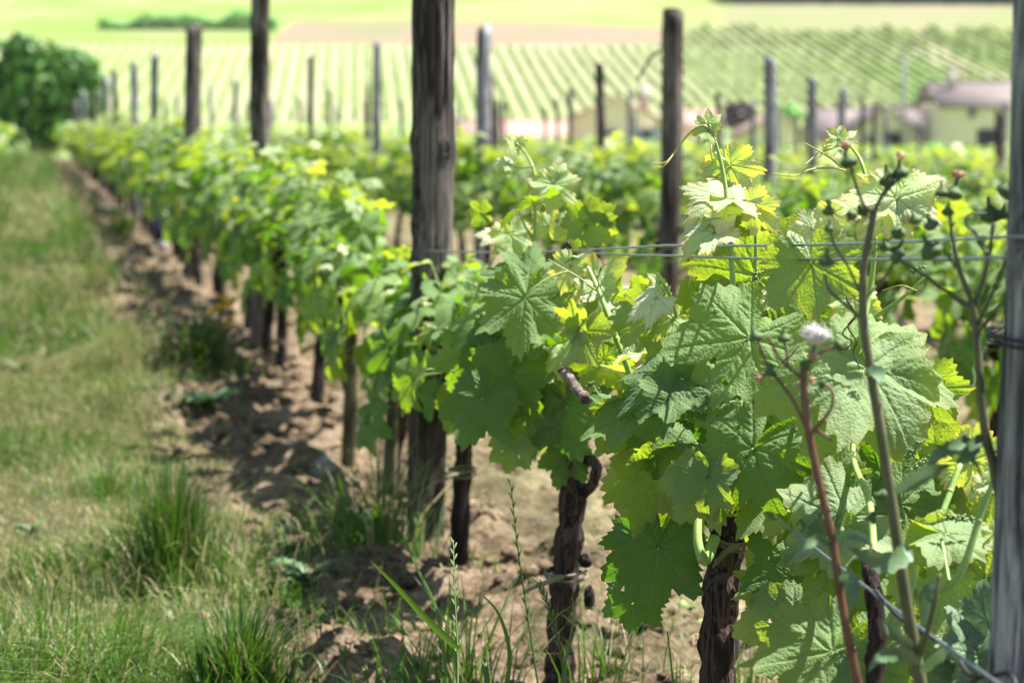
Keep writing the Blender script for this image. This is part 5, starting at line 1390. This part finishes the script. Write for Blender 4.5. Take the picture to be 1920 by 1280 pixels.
# mown straw lying on the soil between the rows
parts = []
def straw_density(x, y):
    k = np.abs(((x - ROWX + ROWD / 2) % ROWD) - ROWD / 2); return np.clip((k - .06) / .3, .12, 1) * np.clip(vnoise(x * 3, y * 3, 90) * 1.7 - .2, 0, 1) * np.clip((x - .25) * 3, 0, 1)
for (n, x0, x1, y0, y1, hh, ww, sd) in ((30000, .3, 5, 3.0, 12, .07, .0026, 11), (9000, .3, 14, 12, 34, .10, .006, 12)):
    x, y = scatter(n, x0, x1, y0, y1, straw_density, sd); g = np.random.default_rng(sd); k = len(x)
    parts.append(blades(k, x, y, hh * g.uniform(.4, 1.4, k), np.full(k, ww) * g.uniform(.6, 1.3, k), g.uniform(.8, 1.0, k), (g.uniform(0, 1, k) < .85).astype(float), g.uniform(0, 1, k), sd, flat=True))
grass_object("cut_straw", "dry mown grass lying on the bare soil between the rows", parts)
# green regrowth between the rows
parts = []
for (n, x0, x1, y0, y1, hh, ww, sd) in ((9000, .8, 5.5, 3.2, 14, .06, .003, 21), (8000, 1, 18, 14, 50, .10, .01, 22)):
    x, y = scatter(n, x0, x1, y0, y1, lambda x, y: np.clip(vnoise(x * 2.2, y * 2.2, 95) * 3 - 1.7, .02, 1), sd); g = np.random.default_rng(sd); k = len(x)
    parts.append(blades(k, x, y, hh * g.uniform(.4, 1.6, k), np.full(k, ww), g.uniform(.2, 1.0, k), (g.uniform(0, 1, k) < .2).astype(float), g.uniform(.2, 1, k), sd))
grass_object("sparse_grass", "thin green grass sprouting between the vine rows", parts)

# soil clods
def build_clods():
    g = np.random.default_rng(55); mb = MB(); base = []
    for k in range(5):
        b = MB(); b.blob((0, 0, 0), 1.0, 9, 6, jitter=.28); base.append(b)
    n = 0
    while n < 2600:
        x = g.uniform(.28, 2.9); y = 3.0 + 8 * g.uniform() ** 1.5; s = .006 + .022 * g.uniform() ** 4
        if float(vnoise(np.array([x * 5]), np.array([y * 5]), 56)[0]) < .42 or (x > 1.1 and g.uniform() > .35): continue
        if x < .45 and g.uniform() < .6: continue
        b = base[int(g.integers(0, 5))]; a = g.uniform(0, 6.28); R = np.array([[math.cos(a), -math.sin(a), 0], [math.sin(a), math.cos(a), 0], [0, 0, 1]])
        mb.add((b.V[0] * [s, s * g.uniform(.7, 1.2), s * .65]) @ R.T + [x, y, gz(x, y) + s * .2], b.T[0], b.Q[0], {'soil': 1.0, 'straw': 0.0, 'meadow': 0.0}); n += 1
    tag(link("soil_clods", mb.mesh("soil_clods", M['ground'], smooth=False)), "crumbly tan soil clods strewn along the front row", kind='stuff')


build_clods()
# dead leaves and bits of pruned cane on the soil
g = np.random.default_rng(91); mb = MB(); mc = MB()
for k in range(900):
    x = g.uniform(.3, 3.2); y = 3 + 9 * g.uniform() ** 1.3; dd = LO[int(g.integers(0, 6))]
    m4 = leaf_matrix((x, y, gz(x, y) + .006), g.normal(0, 1, 3) * (1, 1, .3), (g.normal(0, .5), g.normal(0, .5), 1), g.uniform(.018, .045))
    mb.add(dd['V'] @ np.array(m4.to_3x3()).T + np.array(m4.translation), dd['T'], dd['Q'])
for k in range(160):
    x = g.uniform(.35, 3.2); y = 3 + 9 * g.uniform() ** 1.3; a = g.uniform(0, 3.14); l = g.uniform(.02, .10); z = gz(x, y) + .008
    mc.tube([(x, y, z), (x + math.cos(a) * l * .5, y + math.sin(a) * l * .5, z + .006), (x + math.cos(a) * l, y + math.sin(a) * l, z + .002)], g.uniform(.0015, .003), 5)
tag(link("leaf_litter", mb.mesh("leaf_litter", M['litter'])), "dead brown leaf scraps lying on the soil", kind='stuff')
tag(link("pruned_twigs", mc.mesh("pruned_twigs", M['cane'])), "short bits of pruned cane scattered on the soil", kind='stuff')


def tuft(px, py, n, h, spread, wid, label, dryf=.1, seed=0, bend=(.1, .7), group="grass tufts along the front row", tint=(.0, .5)):
    p = ground_at(px, py); g = np.random.default_rng(seed + int(px)); r = empty("grass_tuft", p, label, "grass tuft", group)
    a = g.uniform(0, 6.28, n); rr = spread * np.abs(g.normal(0, 1.0, n)) * (1 + .5 * np.sin(a * 3 + seed)); x = p.x + np.cos(a) * rr; y = p.y + np.sin(a) * rr
    part = blades(n, x, y, h * g.uniform(.25, 1.1, n) * np.clip(1.15 - rr / spread * .35, .3, 1.2), np.full(n, wid) * g.uniform(.6, 1.2, n), g.uniform(*bend, n), (g.uniform(0, 1, n) < dryf).astype(float), g.uniform(*tint, n), seed + 5, z=ground(x, y) - .006, dirs=a + g.normal(0, 1.3, n))
    grass_object("blades", None, [part], r, p); return r


tuft(325, 1105, 950, .26, .055, .0045, "tall dark green grass tuft at the edge of the aisle", seed=1, tint=(0, .3), bend=(.05, .45))
tuft(270, 1060, 260, .13, .06, .004, "medium grass tuft left of the tall dark one", seed=2)
tuft(455, 1330, 1000, .17, .075, .0045, "dark grass tuft cut by the bottom edge of the picture", seed=3, tint=(0, .3))
tuft(712, 1010, 230, .24, .13, .0045, "loose fresh grass tuft at the foot of the knotty post", seed=4, tint=(.3, .9), bend=(.2, 1.0))
tuft(640, 990, 130, .17, .09, .004, "thin grass tuft left of the loose one by the knotty post", seed=41, tint=(.2, .9), bend=(.2, 1.0))
tuft(380, 690, 330, .22, .13, .008, "dark grass clump under the yellow flowers", seed=5, tint=(.0, .45), bend=(.1, .8))
tuft(235, 445, 160, .25, .10, .010, "small grass clump far along the soil strip", seed=6, tint=(.3, .7))
tuft(1390, 1330, 130, .12, .1, .003, "short grass tuft below the hanging leaf at the bottom edge", seed=7, tint=(.4, 1))
tuft(870, 1290, 160, .19, .16, .004, "loose green grass tuft at the bottom middle", seed=8, tint=(.2, .9), bend=(.2, 1.0))
tuft(560, 1150, 90, .10, .07, .004, "little grass tuft among the soil clods", seed=9, tint=(.3, .9), bend=(.2, 1.0))
tuft(200, 930, 300, .10, .14, .004, "bright grass patch in the middle of the aisle", seed=10, tint=(.5, 1))
tuft(80, 1090, 260, .09, .12, .004, "low grass tuft near the left edge", seed=12, tint=(.3, .8))
tuft(1620, 1330, 120, .2, .12, .0035, "grass tuft behind the weeds at the lower right", seed=13, tint=(.4, 1), bend=(.2, 1.0))
tuft(1140, 1290, 100, .15, .08, .003, "thin grass around the foot of the tied trunk", seed=14, tint=(.2, .9), bend=(.1, .9))


def stalk(pts, label, head=True, w=.0016, flatw=0):
    m = MB(); P = smooth_path([at(*p) for p in pts], 8); n = len(P); root = empty("grass_stalk", P[0], label, "grass stalk", "tall grass stalks at the bottom of the picture")
    P = [p - root.location for p in P]
    if flatw:
        V = []; Q = []
        for i, q in enumerate(P):
            t = i / (n - 1); ww = flatw * (1 - t) ** .6 * min(1, t * 6 + .4); V += [tuple(q + CR * ww * .8 + CU * ww * .6), tuple(q - CF * ww * .4), tuple(q - CR * ww * .8 - CU * ww * .6)]
        for i in range(n - 1):
            for k in range(2): a = i * 3 + k; Q.append([a, a + 1, a + 4, a + 3])
        link("blade", make_mesh("blade", V, None, Q, M['grass'], {'tint': np.full(len(V), .75), 'dry': np.zeros(len(V))}), root); return
    m.tube(P, list(np.linspace(w, w * .5, n)), 6, attrs={'tint': .8, 'dry': .0}); link("stem", m.mesh("stem", M['grass']), root)
    if head:
        h = MB()
        for i in range(int(n * .35), n):
            tg = (P[min(i + 1, n - 1)] - P[i - 1]).normalized(); sd = CR * (1 if i % 2 else -1)
            h.blob(P[i] + sd * .0022, (.0016, .0012, .0062), 6, 5, axis=tg + sd * .35, attrs={'tint': .95, 'dry': .15})
        link("seed_spike", h.mesh("seed_spike", M['grass']), root)


stalk([(858, 1330, 2.9), (858, 1220, 2.95), (852, 1100, 3.0), (850, 1012, 3.05)], "upright ryegrass spike at the bottom middle")
stalk([(1010, 1290, 3.4), (990, 1160, 3.4), (970, 1020, 3.4), (957, 900, 3.4)], "tallest thin ryegrass stalk between two trunks")
stalk([(1060, 1330, 2.9), (1052, 1230, 2.9), (1030, 1140, 2.9), (1008, 1088, 2.9)], "leaning ryegrass spike in front of the tied trunk")
stalk([(912, 1320, 2.8), (914, 1280, 2.8), (910, 1245, 2.8)], "short green grass ear at the bottom edge", w=.002)
stalk([(860, 1216, 2.95), (800, 1160, 2.9), (745, 1100, 2.85), (694, 1050, 2.8)], "broad pale grass blade slanting up to the left", False, flatw=.0052)
stalk([(700, 1330, 3.3), (760, 1240, 3.3), (840, 1190, 3.3), (900, 1150, 3.35)], "long green blade arching to the right of the knotty post", False, flatw=.004)
stalk([(840, 1290, 3.5), (820, 1150, 3.6), (780, 1060, 3.7), (750, 990, 3.8)], "slender blade crossing the foot of the knotty post", False, flatw=.004)
stalk([(1265, 1330, 3.1), (1260, 1260, 3.1), (1252, 1190, 3.1), (1250, 1185, 3.1)], "fine upright blade right of the tied trunk", False, flatw=.002)
stalk([(950, 1300, 3.2), (955, 1220, 3.2), (935, 1150, 3.2), (900, 1110, 3.2)], "dark curved blade left of the tied trunk", False, flatw=.004)
stalk([(1050, 1290, 3.3), (1062, 1230, 3.3), (1075, 1160, 3.3), (1072, 1110, 3.3)], "upright blade against the tied trunk", False, flatw=.003)


def rosette(px, py, n, L, label, mat='weedleaf', group="leafy weeds on the soil"):
    p = ground_at(px, py); r = empty("leafy_weed", p, label, "weed", group); g = np.random.default_rng(int(px))
    for k in range(n):
        a = k * 2.4 + g.uniform(-.3, .3); el = g.uniform(.25, 1.1); l = L * g.uniform(.6, 1.1); V = []; Q = []; m = 9
        for i in range(m + 1):
            t = i / m; rad = l * t * math.cos(el * (1 - t * .5)); hh = l * t * math.sin(el) * (1 - .5 * t) + .01
            w = l * .16 * math.sin(math.pi * min(1, t * .85 + .12)) * (1.5 if i % 2 else .8)
            c = Vector((math.cos(a) * rad, math.sin(a) * rad, hh)); s = Vector((-math.sin(a), math.cos(a), 0))
            V += [tuple(c + s * w + Vector((0, 0, w * .4))), tuple(c), tuple(c - s * w + Vector((0, 0, w * .4)))]
        for i in range(m):
            for q in range(2): b = i * 3 + q; Q.append([b, b + 1, b + 4, b + 3])
        link("leaf", make_mesh("leaf", V, None, Q, M[mat]), r)
    return r


rosette(575, 1095, 16, .085, "jagged blue green weed rosette among the clods left of the knotty post")
rosette(545, 1040, 9, .07, "small green weed just behind the jagged rosette", 'bud')
rosette(390, 770, 16, .14, "pale blue green weed below the dark clump with yellow flowers")
rosette(215, 405, 10, .2, "small blue green weed far up the soil strip")
rosette(60, 1010, 10, .06, "dark leafy weed in the grass at the left edge", 'bud')
rosette(500, 850, 8, .06, "tiny weed on the clods below the slim trunks", 'bud')
for i, (px, py, L) in enumerate(((1290, 1150, .03), (1310, 1180, .03), (1270, 1110, .025), (1030, 1200, .04), (1120, 960, .03))):
    rosette(px, py, 6, L, ["tiny seedling on the soil left of the dark trunk in focus", "tiny seedling nearest the foot of the dark trunk in focus", "tiny seedling under the hanging dark leaf", "small round leaved seedling at the foot of the tied trunk", "tiny seedling on the straw behind the tied trunk"][i], 'shoot')

for i, (px, py, L) in enumerate(((120, 760, .07), (40, 860, .06), (250, 850, .06), (150, 1180, .05), (290, 1230, .05), (60, 1230, .05), (180, 640, .09), (90, 520, .1), (215, 1010, .05), (30, 700, .08))):
    rosette(px, py, 7, L, ["broad weed in the middle of the aisle grass", "broad weed at the left edge of the aisle, halfway down", "broad weed in the grass left of the tall dark tuft", "broad weed in the grass near the bottom edge", "broad weed between the two dark tufts", "broad weed in the grass at the bottom left corner", "broad weed in the grass left of the yellow flowers", "blurred broad weed far up the left side of the aisle", "broad weed just below the bright grass patch", "broad weed high on the left edge of the aisle"][i], 'bud', "broad leaved weeds in the aisle grass")
# yellow ragwort
p = ground_at(405, 700); r = empty("yellow_wildflower", p, "wildflower with bright yellow heads on the soil strip, left of the vines", "wildflower"); m = MB(); zf = proj(p)[2]
heads = [(420, 560), (430, 572), (410, 578), (424, 612), (398, 585), (436, 565), (418, 575), (432, 600)]
for hx, hy in heads:
    q = at(hx, hy, zf) - p; m.tube(smooth_path([Vector((0, 0, 0)), q * .5 + Vector((0, .01, 0)), q], 4), .0022, 6)
link("stem", m.mesh("stem", M['bud']), r)
for hx, hy in heads:
    q = at(hx, hy, zf) - p; f = MB()
    for k in range(10):
        a = k * .628; d = Vector((math.cos(a), math.sin(a) * .6 - .3, .35 + math.sin(a) * .5)).normalized(); f.tube([q, q + d * .016], [.004, .0035], 5)
    f.blob(q, (.007, .007, .007), 8, 6); link("flower_head", f.mesh("flower_head", M['yellowpetal']), r)
# a fallen piece of bark and a bleached twig on the soil
p = ground_at(610, 905); m = MB(); m.box((0, 0, 0), (.06, .012, .05)); m.V[0] = m.V[0] + RNG.normal(0, .005, m.V[0].shape)
o = link("bark_piece", m.mesh("bark_piece", M['post_grey']), loc=p + Vector((0, 0, .03))); o.rotation_euler = (.3, .9, .2); tag(o, "grey slab of bark lying among grass left of the knotty post", "bark")
for (a, b, lab) in (((395, 830), (400, 795), "bleached twig standing on the clods"), ((655, 1085), (735, 1100), "dry curled twig on the soil below the knotty post")):
    pa, pb = ground_at(*a), ground_at(*b); m = MB(); m.tube(smooth_path([pa + Vector((0, 0, .01)), pa.lerp(pb, .5) + Vector((0, 0, .03)), pb + Vector((0, 0, .012))], 5), .004, 6)
    tag(link("twig", m.mesh("twig", M['cane'])), lab, "twig", "twigs on the soil")

# ------------------------------------------------------------------ the air between here and the hill
m = MB(); m.box((0, 1530, 31), (1820, 3210, 76))
o = link("haze", m.mesh("haze", None, smooth=False)); tag(o, "thin bright summer haze", kind='stuff')
hm = bpy.data.materials.new("haze"); hm.use_nodes = True; ht = hm.node_tree; ht.nodes.clear()
pv = ht.nodes.new('ShaderNodeVolumePrincipled'); pv.inputs['Color'].default_value = (.97, .96, .94, 1); pv.inputs['Density'].default_value = .00014; pv.inputs['Anisotropy'].default_value = .2
ho = ht.nodes.new('ShaderNodeOutputMaterial'); ht.links.new(pv.outputs[0], ho.inputs['Volume']); o.data.materials.append(hm)
